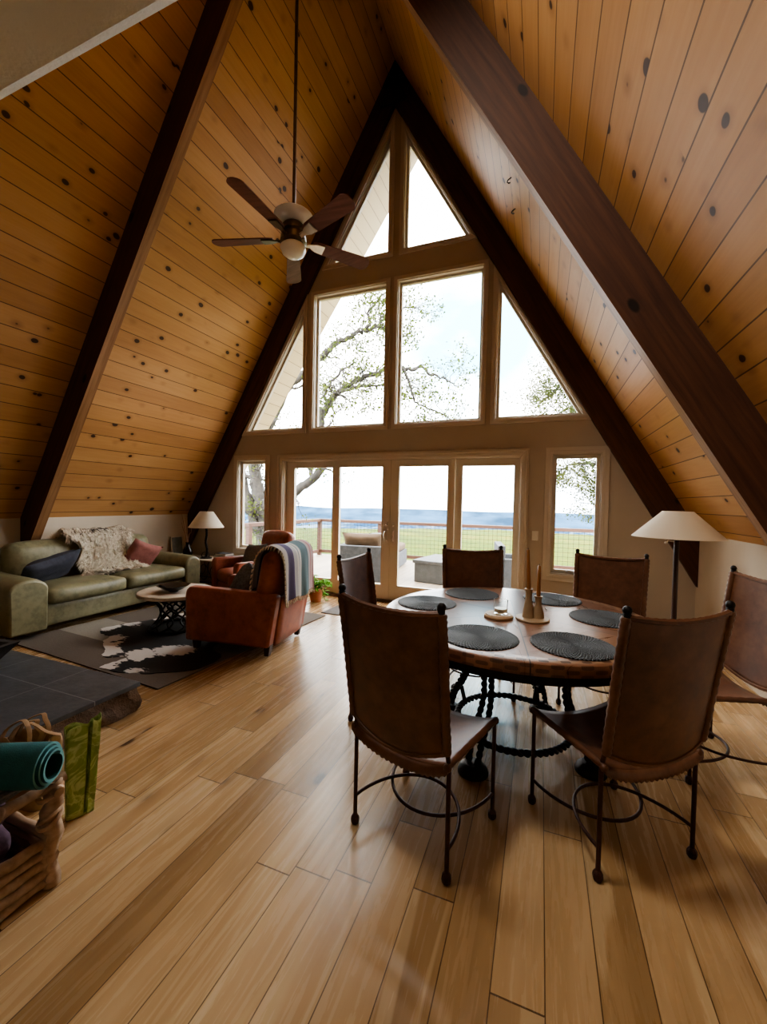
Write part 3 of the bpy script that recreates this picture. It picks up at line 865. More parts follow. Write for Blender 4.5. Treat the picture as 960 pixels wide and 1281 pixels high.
mb = MB(); mt = Matrix.Translation((xl(-5.50), 0, .43)) @ Matrix.Rotation(rad(-4), 4, 'Y'); mb.rbox((0, 0, 0), (.16, 1.95, .72), .06, 6, (0, 0, 0), 0, mt); mb.build('back_frame', M['olive'], sofa, 60)
def arm(y0, y1, inner):
    mb = MB(); n = 10
    w = y1-y0; yc = (y0+y1)/2
    secs = []
    for i in range(n+1):
        t = i/n; x = -5.52+.93*t
        bow = .03*sin(t*PI*.9)
        zt = .60+.035*(1-t)-.012*(t > .95)
        secs.append((x, zt, bow))
    vs = []
    for (x, zt, bow) in secs:
        prof = []
        sgn = -1 if inner > 0 else 1
        # outer side gently flared, rounded top
        ys = [(-w/2, .07), (-w/2-.004, .3), (-w/2-.008, zt-.11)] + [(-(w/2+.008)*cos(a), zt-.10+.10*sin(a)) for a in arc(8, .15, PI-.15)] + [(w/2+.008, zt-.11), (w/2+.004, .3), (w/2, .07)]
        for (dy, z) in ys: prof.append((xl(x), yl(yc)+dy, z))
        vs.append(prof)
    m_ = len(vs[0]); V = [p for pr in vs for p in pr]; F = []
    for i in range(n):
        for k in range(m_): F.append((i*m_+k, i*m_+(k+1) % m_, (i+1)*m_+(k+1) % m_, (i+1)*m_+k))
    F.append(tuple(range(m_))); F.append(tuple(range(n*m_, (n+1)*m_))[::-1])
    mb.add(V, F); return mb.build('arm', M['olive'], sofa, 50, bevel=.02)
arm(2.285, 2.605, 1); arm(4.325, 4.565, -1)
for x in (-4.68, -5.45):
    for y in (2.34, 4.50): MB().prism([(-.03, -.03), (.03, -.03), (.03, .03), (-.03, .03)], .012, .10, 'z', 0, Matrix.Translation((xl(x), yl(y), 0))).build('leg', M['black_wood'], sofa, bevel=.004)

# ------------------------------------------------------------------ pillows
def pillow(name, mat, label, size, thick, M4, group):
    mb = MB(); n = 14
    def side(sg):
        def f(u, v):
            a, b = -1+2*u, -1+2*v
            e = max(0, (1-a**4)*(1-b**4))**.5
            pin = 1-.10*(1-abs(a)**2)*(abs(b)**3) ; pin2 = 1-.10*(1-abs(b)**2)*(abs(a)**3)
            w = .006*sin(a*7+b*5)+.004*sin(b*11-a*3)
            return tuple(M4 @ Vector((a*size[0]/2*pin2, sg*(thick/2*e+w*e*.8), b*size[1]/2*pin)))
        return f
    mb.grid(side(1), n, n); mb.grid(side(-1), n, n)
    o = mb.build(name, mat, None, 60); tag(o, label, 'pillow', group); return o
def place(loc, rz, lean=0, roll=0): return Matrix.Translation(loc) @ Matrix.Rotation(rad(rz), 4, 'Z') @ Matrix.Rotation(rad(lean), 4, 'X') @ Matrix.Rotation(rad(roll), 4, 'Y')
# local +Y is the face of the pillow
pillow('throw_pillow', M['navy'], 'dark navy pillow leaning at the near end of the green sofa', (.62, .44), .15, place((-5.04, 2.86, .60), -72, -42, 16), 'pillows on the sofa')
pillow('throw_pillow', M['mauve'], 'dusty rose pillow tilted on the green sofa beside the sheepskin', (.47, .44), .14, place((-5.07, 3.99, .615), -98, -25, -22), 'pillows on the sofa')

# sheepskin: draped backing plus long wool locks
sk = thing('sheepskin_throw', 'shaggy cream sheepskin draped over the back of the green sofa', 'sheepskin', (-5.3, 3.54, 0))
path = curve([(-.19, 0, .78), (-.14, 0, .915), (-.03, 0, .935), (.10, 0, .86), (.17, 0, .70), (.22, 0, .56), (.27, 0, .485), (.36, 0, .482)], 6)
def skin(u, v):
    k = v*(len(path)-1); i = min(int(k), len(path)-2); p = path[i].lerp(path[i+1], k-i)
    a = -1+2*u; hw = .37*(1-.16*v+.08*sin(v*9)+.05*sin(v*23))
    return Vector((p.x+.012*sin(a*5+v*4), a*hw+.05*v, p.z+.02*abs(a)*(v < .3)+.006*sin(a*9)))
MB().grid(skin, 18, 40).build('hide', M['wool'], sk, 60, solid=.01)
mb = MB(); md = MB(); rs = random.Random(3)
for _ in range(5200):
    u, v = rs.random(), rs.random()
    if rs.random() < .2: u = rs.choice((rs.uniform(0, .06), rs.uniform(.94, 1)))
    p = skin(u, v); e = .01
    du = skin(min(1, u+e), v)-skin(max(0, u-e), v); dv = skin(u, min(1, v+e))-skin(u, max(0, v-e))
    nn = dv.cross(du).normalized()
    if nn.x < -.2 and v > .2: nn = -nn
    if v <= .2 and nn.z < 0: nn = -nn
    if nn.x+nn.z < 0: nn = -nn
    d = dv.normalized(); lat = du.normalized()
    L = rs.uniform(.07, .15); sw_ = rs.uniform(-.5, .5)+(u-.5)*1.2; w = rs.uniform(.004, .009)
    q0 = p+nn*.004; q1 = p+nn*rs.uniform(.03, .06)+d*L*.4+lat*sw_*L*.25; q2 = p+nn*.016+d*L+lat*sw_*L*.6
    sdir = d.cross(nn).normalized()
    dark = (abs(u-.42) < .13 and abs(v-.80) < .07) or (abs(u-.55) < .16 and .17 < v < .26)
    t_ = md if dark and rs.random() < .8 else mb
    t_.add([q0-sdir*w, q0+sdir*w, q1+sdir*w*.9, q1-sdir*w*.9, q2], [(0, 1, 2, 3), (3, 2, 4)])
mb.build('wool_fleece', M['wool'], sk, 60)['kind'] = 'stuff'
md.build('dark_wool_patch', M['wool_dark'], sk, 60)['kind'] = 'stuff'

# ------------------------------------------------------------------ armchairs
def make_armchair():
    t = thing('armchair', '', 'armchair', group='rust red leather club armchairs')
    L = M['rust']
    mb = MB(); mb.rbox((0, .01, .19), (.58, .80, .20), .03, 6); mb.build('base', L, t, 60)
    mb = MB(); mb.rbox((0, .10, .375), (.50, .66, .17), .05, 8, (0, .015, .02)); mb.build('seat_cushion', L, t, 60)
    for sg in (-1, 1):
        mb = MB(); prof = [(.445, .10), (.45, .52), (.44, .575), (.41, .598), (.2, .600), (-.15, .588), (-.42, .575), (-.475, .565), (-.465, .5), (-.40, .10)]
        x0, x1 = (.265, .385) if sg > 0 else (-.385, -.265)
        mb.prism(prof, x0, x1, 'x'); mb.build('arm', L, t, 30, bevel=.025)
    mt = Matrix.Translation((0, -.33, .60)) @ Matrix.Rotation(rad(10), 4, 'X')
    mb = MB(); mb.rbox((0, 0, .02), (.72, .17, .66), .08, 10, (.0, .02, .03), 0, mt); mb.build('backrest', L, t, 60)
    mb = MB(); mt2 = Matrix.Translation((0, -.43, .32)) @ Matrix.Rotation(rad(8), 4, 'X'); mb.rbox((0, 0, 0), (.55, .05, .46), .02, 4, (0, 0, 0), 0, mt2); mb.build('back_panel', L, t, 60)
    for (x, y) in ((-.31, .37), (.31, .37), (-.31, -.37), (.31, -.37)):
        dy = .012 if y < 0 else 0
        mb = MB(); a, b = .032, .022
        mb.add([(x-a, y-a, .12), (x+a, y-a, .12), (x+a, y+a, .12), (x-a, y+a, .12), (x-b, y-b+dy, .013), (x+b, y-b+dy, .013), (x+b, y+b+dy, .013), (x-b, y+b+dy, .013)],
               [(0, 3, 2, 1), (4, 5, 6, 7), (0, 1, 5, 4), (1, 2, 6, 5), (2, 3, 7, 6), (3, 0, 4, 7)])
        mb.build('leg', M['black_wood'], t, bevel=.003)
    return t
A1, A1h = (-2.665, 3.30), 188
A2, A2h = (-3.74, 4.70), 247
a1 = make_armchair(); a1.location = (*A1, 0); a1.rotation_euler = (0, 0, rad(A1h-90)); a1['label'] = 'rust leather armchair with a striped blanket over its back'
dup(a1, (*A2, 0), rad(A2h-90), 'rust leather armchair in the corner under the narrow left window')
def amat(c, h, *loc): return Matrix.Translation((*c, 0)) @ Matrix.Rotation(rad(h-90), 4, 'Z') @ Matrix.Translation(loc)
pillow('throw_pillow', M['greycl'], 'grey pillow on the seat of the armchair with the striped blanket', (.40, .38), .16, amat(A1, A1h, -.06, .0, .63) @ Matrix.Rotation(rad(28), 4, 'X') @ Matrix.Rotation(rad(12), 4, 'Y'), 'grey pillows on the armchairs')
pillow('throw_pillow', M['greycl'], 'grey pillow propped in the corner armchair', (.50, .40), .15, amat(A2, A2h, .09, -.04, .60) @ Matrix.Rotation(rad(24), 4, 'X') @ Matrix.Rotation(rad(6), 4, 'Y'), 'grey pillows on the armchairs')
# blanket, stripes run down over the back
bk = thing('striped_blanket', 'striped grey, purple, white and teal fringed blanket over the armchair back', 'blanket', (*A1, 0), rad(A1h-90))
bp = curve([(0, -.185, .60), (0, -.20, .75), (0, -.235, .90), (0, -.305, .985), (0, -.39, 1.0), (0, -.475, .955), (0, -.505, .86), (0, -.512, .72), (0, -.518, .58), (0, -.522, .50)], 6)
def blank(u, v):
    k = v*(len(bp)-1); i = min(int(k), len(bp)-2); p = bp[i].lerp(bp[i+1], k-i)
    hang = max(0, v-.5)*2
    x = -.31+.66*u
    rip = .012*sin(u*17+v*2)*hang+.006*sin(u*31)*hang
    d = 1 if v > .5 else -.3
    return (x, p.y-rip*d-.004, p.z+.008*sin(u*9)-.10*max(0, .35-v)*u*0-(.012*sin(u*13))*hang)
mb = MB(); mb.grid(blank, 48, 48, uv=True); mb.build('woven_cloth', M['stripes'], bk, 60, solid=.006)
mb = MB(); rs = random.Random(5)
for k in range(30):
    p = Vector(blank(0, k/29)); o_ = Vector((-.018, -.008 if k > 14 else .01, -.012))
    mb.tube([p, p+o_*.6, p+o_+Vector((0, 0, -.02))], [.006, .009, .004], 6)
for k in range(40):
    for v in (1,):
        p = Vector(blank(k/39, v)); mb.tube([p, p+Vector((rs.uniform(-.006, .006), -.004, -.02)), p+Vector((rs.uniform(-.01, .01), -.004, -.042))], [.004, .005, .002], 5)
mb.build('fringe', M['fringe'], bk, 60)

# ------------------------------------------------------------------ rugs
o = MB().prism([(-1.16, -1.12), (.98, -1.12), (.98, 1.12), (-1.16, 1.12)], 0, .010, 'z').build('area_rug', M['rug'], None, bevel=.003)
o.location = (-3.50, 3.38, .001); o.rotation_euler = (0, 0, rad(-4)); tag(o, 'flat brown patchwork area rug under the coffee table and armchair', 'rug')
hide = [(-4.32, 2.95), (-4.28, 3.12), (-4.12, 3.45), (-4.02, 3.80), (-3.85, 4.05), (-3.60, 3.95), (-3.2, 3.98), (-2.95, 3.80), (-2.90, 3.3), (-2.86, 3.0), (-2.62, 2.86), (-2.60, 2.60), (-2.76, 2.42), (-2.90, 2.34), (-3.07, 2.285), (-3.28, 2.265),
        (-3.36, 2.31), (-3.345, 2.42), (-3.37, 2.53), (-3.50, 2.45), (-3.60, 2.47), (-3.70, 2.56), (-3.93, 2.70), (-3.98, 2.80), (-4.1, 2.84), (-4.2, 2.87)]
HP = [p.to_2d() for p in curve([(x, y, 0) for x, y in hide+[hide[0]]], 4)][:-1]
rs = random.Random(9)
HP = [(p.x+rs.uniform(-.012, .012), p.y+rs.uniform(-.012, .012)) for p in HP]
o = MB().prism(HP, .0118, .016, 'z').build('cowhide_rug', M['cow'])
tag(o, 'black and white cowhide spread on the brown rug', 'rug')
o = MB().prism([(-2.56, 4.52), (-1.55, 4.52), (-1.55, 5.02), (-2.52, 5.02)], .001, .010, 'z').build('door_mat', M['doormat'], None, bevel=.003)
tag(o, 'thin dark grey mat on the floor before the glass doors', 'mat')

# ------------------------------------------------------------------ coffee table
ct = thing('coffee_table', 'round coffee table with pale top and black iron scroll drum base', 'table', (-3.66, 3.31, 0))
MB().lathe([(0, .425), (.35, .425), (.37, .418), (.375, .40), (.372, .385), (.35, .378), (0, .378)], 56).build('table_top', M['whitewash'], ct, 35)
mb = MB()
for z, r in ((.362, .25), (.03, .25)): mb.tube([(r*cos(a), r*sin(a), z) for a in arc(40, 0, 2*PI)[:-1]], .014, 8, closed=True)
for k in range(9):
    q = 2*PI*k/9
    for sg in (-1, 1):
        P = [((.25-.10*sin(t*PI))*cos(q+sg*.5*sin(t*PI*2)), (.25-.10*sin(t*PI))*sin(q+sg*.5*sin(t*PI*2)), .03+.332*t) for t in arc(14, 0, 1)]
        mb.tube(P, .010, 6)
mb.build('base', M['iron'], ct, 60)
o = MB().lathe([(0, .012), (.05, .012), (.11, .035), (.155, .065), (.16, .068), (.15, .068), (.10, .03), (.045, .006), (.045, 0), (0, 0)], 40, wob=lambda q: 1+.03*sin(q*8)).build('bowl', M['black_gl'], None, 40)
o.location = (-3.62, 3.24, .4255); tag(o, 'shallow black glazed bowl on the round coffee table', 'bowl')

# ------------------------------------------------------------------ console in the corner and its things
st = thing('side_table', 'low iron side table with pale top in the corner behind the armchair', 'table', (-5.02, 5.08, 0))
MB().rbox((0, 0, .455), (1.16, .44, .03), .01, 3).build('table_top', M['whitewash'], st, 40)
for x in (-.54, .54):
    for y in (-.18, .18): MB().rope([(x, y, 0), (x, y, .44)], .014, .07).build('leg', M['iron'], st, 60)
mb = MB()
for y in (-.18, .18):
    mb.tube([(-.54, y, .12), (.54, y, .12)], .008, 6)
    for k in range(5): mb.tube([(-.43+.2*k+.075*cos(a), y, .28+.12*sin(a)) for a in arc(16, 0, 2*PI)[:-1]], .007, 6, closed=True)
mb.build('scrollwork', M['iron'], st, 60)
tl = thing('table_lamp', 'table lamp with cream shade and twisted iron stem in left corner', 'lamp', (-4.93, 5.02, .47))
MB().lathe([(0, .03), (.05, .028), (.085, .012), (.09, 0), (0, 0)], 24).build('base', M['iron'], tl, 40)
mb = MB(); mb.rope(curve([(0, 0, .02), (.012, .006, .14), (-.010, 0, .26), (.008, 0, .38), (0, 0, .52)], 6), .017, .11, strands=3)
for a in (0, 2.1, 4.2): mb.tube(curve([(.015*cos(a), .015*sin(a), .10), (.05*cos(a), .05*sin(a), .09), (.065*cos(a), .065*sin(a), .05), (.05*cos(a), .05*sin(a), .02)], 5), .006, 6)
mb.build('stem', M['iron'], tl, 60)
MB().lathe([(.262, .49), (.265, .492), (.10, .742), (.096, .74)], 40).build('lamp_shade', M['shade'], tl, 40)
MB().tube([(0, 0, .5), (0, 0, .745)], .005, 6).build('finial', M['iron'], tl, 40)
vs_ = thing('vase', 'dark vase holding bare twigs beside the table lamp', 'vase', (-5.27, 4.98, .47))
MB().lathe([(0, 0), (.05, 0), (.075, .05), (.07, .12), (.035, .18), (.028, .22), (.036, .24), (.03, .24), (.022, .2), (0, .19)], 24).build('vase_body', M['black_gl'], vs_, 40)
mb = MB()
for (dx, dy, h_) in ((-.16, .02, .70), (-.06, .0, .66), (.01, .05, .50), (.0, -.02, .42), (-.11, -.02, .55)):
    mb.tube(curve([(0, 0, .18), (dx*.4, dy*.4, .36), (dx*.8+.01, dy, h_*.8), (dx, dy, h_)], 4), [.005]*8+[.004, .004, .003, .003, .002], 5)
mb.build('twig', M['twig'], vs_, 60)
fr = thing('picture_frame', 'small grey framed print leaning on the wall behind the sofa arm', 'picture', (-5.60, 5.09, .471), rad(90))
mt = Matrix.Rotation(rad(-8), 4, 'X')
mb = MB(); ring(mb, [(-.115, 0), (.115, 0), (.115, .31), (-.115, .31)], [(-.10, .015), (.10, .015), (.10, .295), (-.10, .295)], -.012, .006)
mb.v = [tuple(mt @ Vector(p)) for p in mb.v]; mb.build('frame', M['trim'], fr)
MB().box(-.105, .105, -.003, .003, .01, .30, 0, mt).build('print', M['print'], fr)
for k, (z, rz, lb, s_) in enumerate(((.4705, 4, 'thick dark book lying at the bottom on the corner side table', (.26, .18, .06)), (.5315, -6, 'thin dark book lying on top of the thick one', (.24, .17, .035)))):
    b = thing('book', lb, 'book', (-4.62, 5.08, z), rad(rz), 'books on the side table')
    x, y, h_ = s_
    mb = MB(); mb.box(-x/2, x/2, -y/2, y/2, 0, .004); mb.box(-x/2, x/2, -y/2, y/2, h_-.004, h_); mb.box(-x/2, -x/2+.004, -y/2, y/2, 0, h_); mb.build('cover', M['book'], b)
    MB().box(-x/2+.004, x/2-.006, -y/2+.005, y/2-.005, .004, h_-.004).build('pages', M['page'], b)

# ------------------------------------------------------------------ hearth, trough, log
ht = thing('hearth', 'raised fireplace hearth of black slate tiles on rough brown stone', 'hearth', (-4.0, 1.22, 0))
mb = MB(); nx, ny = 26, 8
def hs(u, v):
    # rough stone skirt around the slab, v from floor to top
    per = [(-1.5, -.95), (1.53, -.95), (1.53, .70), (-1.5, .70)]
    L = [3.03, 1.65, 3.03, 1.65]; d = u*sum(L); i = 0
    while i < 3 and d > L[i]: d -= L[i]; i += 1
    a, b = Vector(per[i]), Vector(per[(i+1) % 4]); p = a.lerp(b, min(1, d/L[i]))
    r_ = .014*sin(u*90)+.012*sin(u*211+v*5)+.012*sin(v*6)
    k = 1+r_/1.2
    return (p.x*k, p.y*k, .17*v)
mb.grid(hs, 160, 5); mb.build('stone_side', M['rubble'], ht, 60)
MB().box(-1.52, 1.55, -.97, .715, .165, .195).build('slate_top', M['slate'], ht, bevel=.004)
tr = thing('stone_trough', 'black tapered stone basin standing on the slate hearth', 'basin', (-3.66, 1.50, .196), rad(12))
def fr_(s0, s1, z0, z1): return [(-s0, -s0, z0), (s0, -s0, z0), (s0, s0, z0), (-s0, s0, z0), (-s1, -s1, z1), (s1, -s1, z1), (s1, s1, z1), (-s1, s1, z1)]
mb = MB(); F4 = [(0, 1, 5, 4), (1, 2, 6, 5), (2, 3, 7, 6), (3, 0, 4, 7)]
mb.add(fr_(.13, .25, 0, .17), F4+[(0, 3, 2, 1)]); mb.add(fr_(.09, .205, .05, .17), F4+[(0, 1, 2, 3)])
mb.add([*fr_(.25, .205, .17, .17)], F4); mb.build('basin', M['stone_dark'], tr, bevel=.006)
lg = thing('firewood_log', 'brown split log standing upright by the sofa end', 'log', (-4.62, 2.06, 0))
MB().lathe([(0, .40), (.075, .40), (.085, .39), (.09, .2), (.085, 0), (0, 0)], 9, wob=lambda q: 1+.08*sin(q*3)).build('bark', M['log'], lg, 30)

# ------------------------------------------------------------------ driftwood basket and its contents
bs = thing('driftwood_basket', 'rustic driftwood branch crate full of cloths and a yoga mat', 'basket', (-1.95, .60, 0))
rs = random.Random(11)
BX, BY = .32, .33
def branch(mb, a, b, r, n=9, wob=.006, mi=0):
    a, b = Vector(a), Vector(b)
    P = [a.lerp(b, i/n)+Vector((rs.uniform(-wob, wob), rs.uniform(-wob, wob), rs.uniform(-wob, wob))) for i in range(n+1)]
    mb.tube(P, [r*(1+rs.uniform(-.14, .14)) for _ in P], 8, mi)
for sx in (-1, 1):
    for sy in (-1, 1):
        mb = MB(); branch(mb, (sx*BX, sy*BY, 0), (sx*(BX+.005), sy*(BY+.005), .385), .028, 10, .008); mb.build('corner_post', M['twig'], bs, 60)
for k in range(5):
    z = .028+.036*k
    mb = MB(); branch(mb, (BX-.005, -BY-.03, z), (BX-.005, BY+.0, z), .0185, 12); mb.build('slat', M['twig'], bs, 60)
    mb = MB(); branch(mb, (-BX+.005, -BY-.03, z), (-BX+.005, BY+.0, z), .0185, 12); mb.build('slat', M['twig'], bs, 60)
    mb = MB(); branch(mb, (-BX-.02, BY-.005, z+.015), (BX+.02, BY-.005, z+.015), .0185, 12); mb.build('slat', M['twig'], bs, 60)
    mb = MB(); branch(mb, (-BX-.02, -BY+.005, z+.015), (BX+.02, -BY+.005, z+.015), .0185, 12); mb.build('slat', M['twig'], bs, 60)
for a, b in (((BX, -BY-.05, .345), (BX, BY+.045, .375)), ((-BX, -BY-.05, .345), (-BX, BY+.05, .37)), ((-BX-.04, BY, .355), (BX+.05, BY, .36)), ((-BX-.04, -BY, .345), (BX+.04, -BY, .35))):
    mb = MB(); branch(mb, a, b, .019, 14, .007); mb.build('rim_branch', M['twig'], bs, 60)
for (x, y, z, t) in ((BX, BY, .352, 0), (BX, BY, .25, 0), (BX, BY-.17, .362, 1), (BX, -.05, .355, 1)):
    mb = MB()
    for k in range(2):
        R_ = .033-.002*k
        if t == 0: P = [(x+R_*cos(a), y+R_*sin(a), z+.02*sin(a+k)+.012*k) for a in arc(16, 0, 2*PI)[:-1]]
        else: P = [(x+(R_-.012)*cos(a), y+.015*sin(a)+.014*k, z+(R_-.012)*sin(a)) for a in arc(14, 0, 2*PI)[:-1]]
        mb.tube(P, .008, 6, closed=True)
    mb.build('vine_lashing', M['twig'], bs, 60)
MB().box(-BX+.03, BX-.03, -BY+.03, BY-.03, .01, .03).build('basket_floor', M['black_wood'], bs)

def cloth(name, mat, label, c, sx, sy, z0, z1, seed, cat='cloth', rz=0):
    r_ = random.Random(seed); a, b, e = r_.uniform(0, 6), r_.uniform(0, 6), r_.uniform(0, 6); layers = 3
    mb = MB(); h_ = (z1-z0)/layers
    for L in range(layers):
        mt = Matrix.Translation((c[0]+r_.uniform(-.01, .01), c[1]+r_.uniform(-.01, .01), z0+h_*(L+.5))) @ Matrix.Rotation(rad(rz+r_.uniform(-4, 4)), 4, 'Z')
        mb.rbox((0, 0, 0), (sx-.015*L, sy-.012*L, h_*.98), h_*.48, 10, (.0, .0, .012 if L == layers-1 else 0), 0, mt)
    mb.v = [(x+.006*sin(y*40+a), y+.006*sin(x*37+b), z+.005*sin(x*28+y*33+e)*(z-z0)/(z1-z0)) for x, y, z in mb.v]
    return tag(mb.build(name, mat, None, 60), label, cat, 'folded cloths in the driftwood basket')
cloth('folded_blanket', M['purple'], 'folded plum purple cloth inside the driftwood basket', (-1.945, .60), .55, .54, .032, .392, 2)
cloth('folded_towel', M['greycl'], 'folded grey cloth at the corner of the driftwood basket', (-1.70, .83), .13, .12, .393, .43, 4)
# yoga mat: rolled spiral
ym = thing('yoga_mat', 'rolled teal yoga mat lying across the driftwood basket', 'yoga mat', (-1.555, .905, .478), rad(206))
mb = MB(); turns = 3.3; n = 120; Lm = .62; th = .0040
def spi(t): a = t*turns*2*PI; r = .040+.034*t; return a, r
vs = []; fs = []
for i in range(n+1):
    a, r = spi(i/n)
    for rr in (r-th, r+th):
        for x in (.030*(i/n)**1.2, Lm): vs.append((x, rr*cos(a+2.2), rr*sin(a+2.2)))
mi = []
for i in range(n):
    o_ = i*4; p_ = o_+4
    for f, m_ in (((o_, o_+1, p_+1, p_), 0), ((o_+2, p_+2, p_+3, o_+3), 0), ((o_, p_, p_+2, o_+2), 1), ((o_+1, o_+3, p_+3, p_+1), 1)): fs.append(f); mi.append(m_)
fs += [(0, 2, 3, 1), (n*4, n*4+1, n*4+3, n*4+2)]; mi += [1, 1]
mb.v = vs; mb.f = fs; mb.mi = mi; mb.build('mat_roll', [M['teal'], M['teal_edge']], ym, 40)

# green gift bag
gb = thing('gift_bag', 'tall green marbled paper bag standing on floor beside the basket', 'bag', (-1.885, 1.195, 0), rad(-24))
mb = MB(); n = 12
def bagf(u, v):
    per = [(.022, -.062), (.026, .012), (.0, .022), (.024, .032), (.022, .062), (-.022, .062), (-.012, 0), (-.022, -.062)]
    k = u*8; i = int(k) % 8; t = k-int(k); a, b = Vector(per[i]), Vector(per[(i+1) % 8]); p = a.lerp(b, t)
    s_ = .80+.24*v; fold = 1 if i not in (1, 2) else (.4+.6*v)
    return (p.x*(.9+.1*v)*s_+.004*sin(v*14+u*20), p.y*s_+.012*v, .40*v+.012*v*sin(u*25)+.02*v*(p.y > .03))
mb.grid(bagf, 48, 18); mb.build('bag_body', M['giftbag'], gb, 50, solid=.002)
MB().prism([(.018, -.045), (.018, .045), (-.018, .045), (-.018, -.045)], .001, .006, 'z').build('bag_bottom', M['giftbag'], gb)
# brown paper bag with strap handles behind the basket
pb = thing('paper_bag', 'crumpled brown paper bag with twisted handles between basket and hearth', 'bag', (-2.215, 1.185, 0), rad(10))
mb = MB()
def pbf(u, v):
    q = 2*PI*u; r_ = 1+.06*sin(q*6+v*5)+.05*sin(v*13+q*3)
    c_, s_ = cos(q), sin(q); k = (abs(c_)**4+abs(s_)**4)**-.25
    return (.15*c_*k*r_*(1-.25*v), .09*s_*k*r_*(1-.3*v), .285*v+.012*sin(q*5)*v)
mb.grid(pbf, 48, 14); mb.build('bag_body', M['kraft'], pb, 35, solid=.003)
mb = MB()
for (y, k) in ((-.05, 0), (.03, 1), (-.01, 2)):
    P = curve([(-.12, y, .25), (-.075+.01*k, y, .33), (.0+.015*k, y+.01, .378-.008*k), (.045, y, .362-.01*k), (.055+.01*k, y, .31), (.04, y, .24)], 6)
    mb.tube(P, .011, 6, flat=.35)
mb.tube(curve([(.03, -.03, .365), (.08, -.035, .36), (.13, -.03, .335), (.17, .0, .31)], 5), .008, 6, flat=.4)
mb.build('handle', M['kraft'], pb, 50)

# ------------------------------------------------------------------ potted plant near the doors
pp = thing('potted_plant', 'small leafy green plant in terracotta pot behind the armchair', 'plant', (-2.93, 5.02, 0))
MB().lathe([(0, .012), (.07, 0), (.105, .15), (.115, .15), (.115, .185), (.10, .185), (.095, .16), (0, .155)], 28).build('pot', M['pot'], pp, 40)
mb = MB(); ml = MB(); rs = random.Random(21)
def leafq(mb, p, d, L, w):
    d = d.normalized(); s_ = d.cross(Vector((0, 0, 1)));  s_ = s_.normalized() if s_.length > .01 else Vector((1, 0, 0)); nn = s_.cross(d)
    mb.add([p, p+d*L*.35+s_*w+nn*L*.08, p+d*L*.75+s_*w*.7+nn*L*.05, p+d*L-nn*L*.12, p+d*L*.75-s_*w*.7+nn*L*.05, p+d*L*.35-s_*w+nn*L*.08, p+d*L*.5],
           [(0, 6, 1), (1, 6, 2), (2, 6, 3), (3, 6, 4), (4, 6, 5), (5, 6, 0)])
for k in range(16):
    a = rs.uniform(0, 2*PI); L = rs.uniform(.15, .26)
    tip = Vector((cos(a)*L*.95, sin(a)*L*.6-.03, .17+rs.uniform(.02, .24)-.22*(k % 5 == 0)))
    P = curve([(cos(a)*.03, sin(a)*.03, .16), (tip.x*.5, tip.y*.5, .22+tip.z*.3), tip], 4); mb.tube(P, .0035, 5)
    for j in range(3, 9):
        if j < len(P):
            for _ in range(2): leafq(ml, P[j], Vector((rs.uniform(-1, 1), rs.uniform(-1, 1), rs.uniform(-.5, .3))), rs.uniform(.05, .085), rs.uniform(.016, .024))
mb.build('stem', M['houseleaf'], pp, 60); ml.build('foliage', M['houseleaf'], pp, 60)

# ------------------------------------------------------------------ outside: deck, railing, furniture
DZ = -.08
o = MB().box(-6.3, 3.4, YW+.17, 10.12, DZ-.12, DZ).build('deck', M['deckwood'], None); o['kind'] = 'structure'
RY, RX = 9.95, -5.72; RT = .92
rl = thing('deck_railing', 'redwood deck railing with wire mesh panels outside the doors', 'railing', (RX, RY, DZ))
def post(x, y): MB().box(x-.05-RX, x+.05-RX, y-.05-RY, y+.05-RY, 0, RT-DZ-.03).build('post', M['rail'], rl, bevel=.004)
xs = [RX, -3.92, -2.0, -.1, 1.8, 3.35]; ys = [7.0, 8.45]
for x in xs: post(x, RY)
for y in ys: post(RX, y)
MB().box(-.075, 3.4-RX, -.075, .075, RT-DZ-.075, RT-DZ).build('top_rail', M['rail'], rl, bevel=.005)
MB().box(-.075, .075, 6.92-RY, -.075, RT-DZ-.075, RT-DZ).build('top_rail', M['rail'], rl, bevel=.005)
MB().box(0, 3.4-RX, -.02, .02, .07, .155).build('bottom_rail', M['rail'], rl); MB().box(-.02, .02, 7-RY, 0, .07, .155).build('bottom_rail', M['rail'], rl)
def mesh_panel(a, b):
    mb = MB(); a, b = Vector(a), Vector(b); L = (b-a).length; n = max(2, int(L/.10))
    for i in range(1, n): p = a.lerp(b, i/n); mb.tube([(p.x, p.y, .155), (p.x, p.y, RT-DZ-.035)], .0038, 4)
    for k in range(1, 8): z = .155+.1*k; mb.tube([(a.x, a.y, z), (b.x, b.y, z)], .0038, 4)
    mb.build('wire_panel', M['wire'], rl)
for i in range(len(xs)-1): mesh_panel((xs[i]+.05-RX, 0, 0), (xs[i+1]-.05-RX, 0, 0))
mesh_panel((0, 7.05-RY, 0), (0, 8.40-RY, 0)); mesh_panel((0, 8.50-RY, 0), (0, -.05, 0))

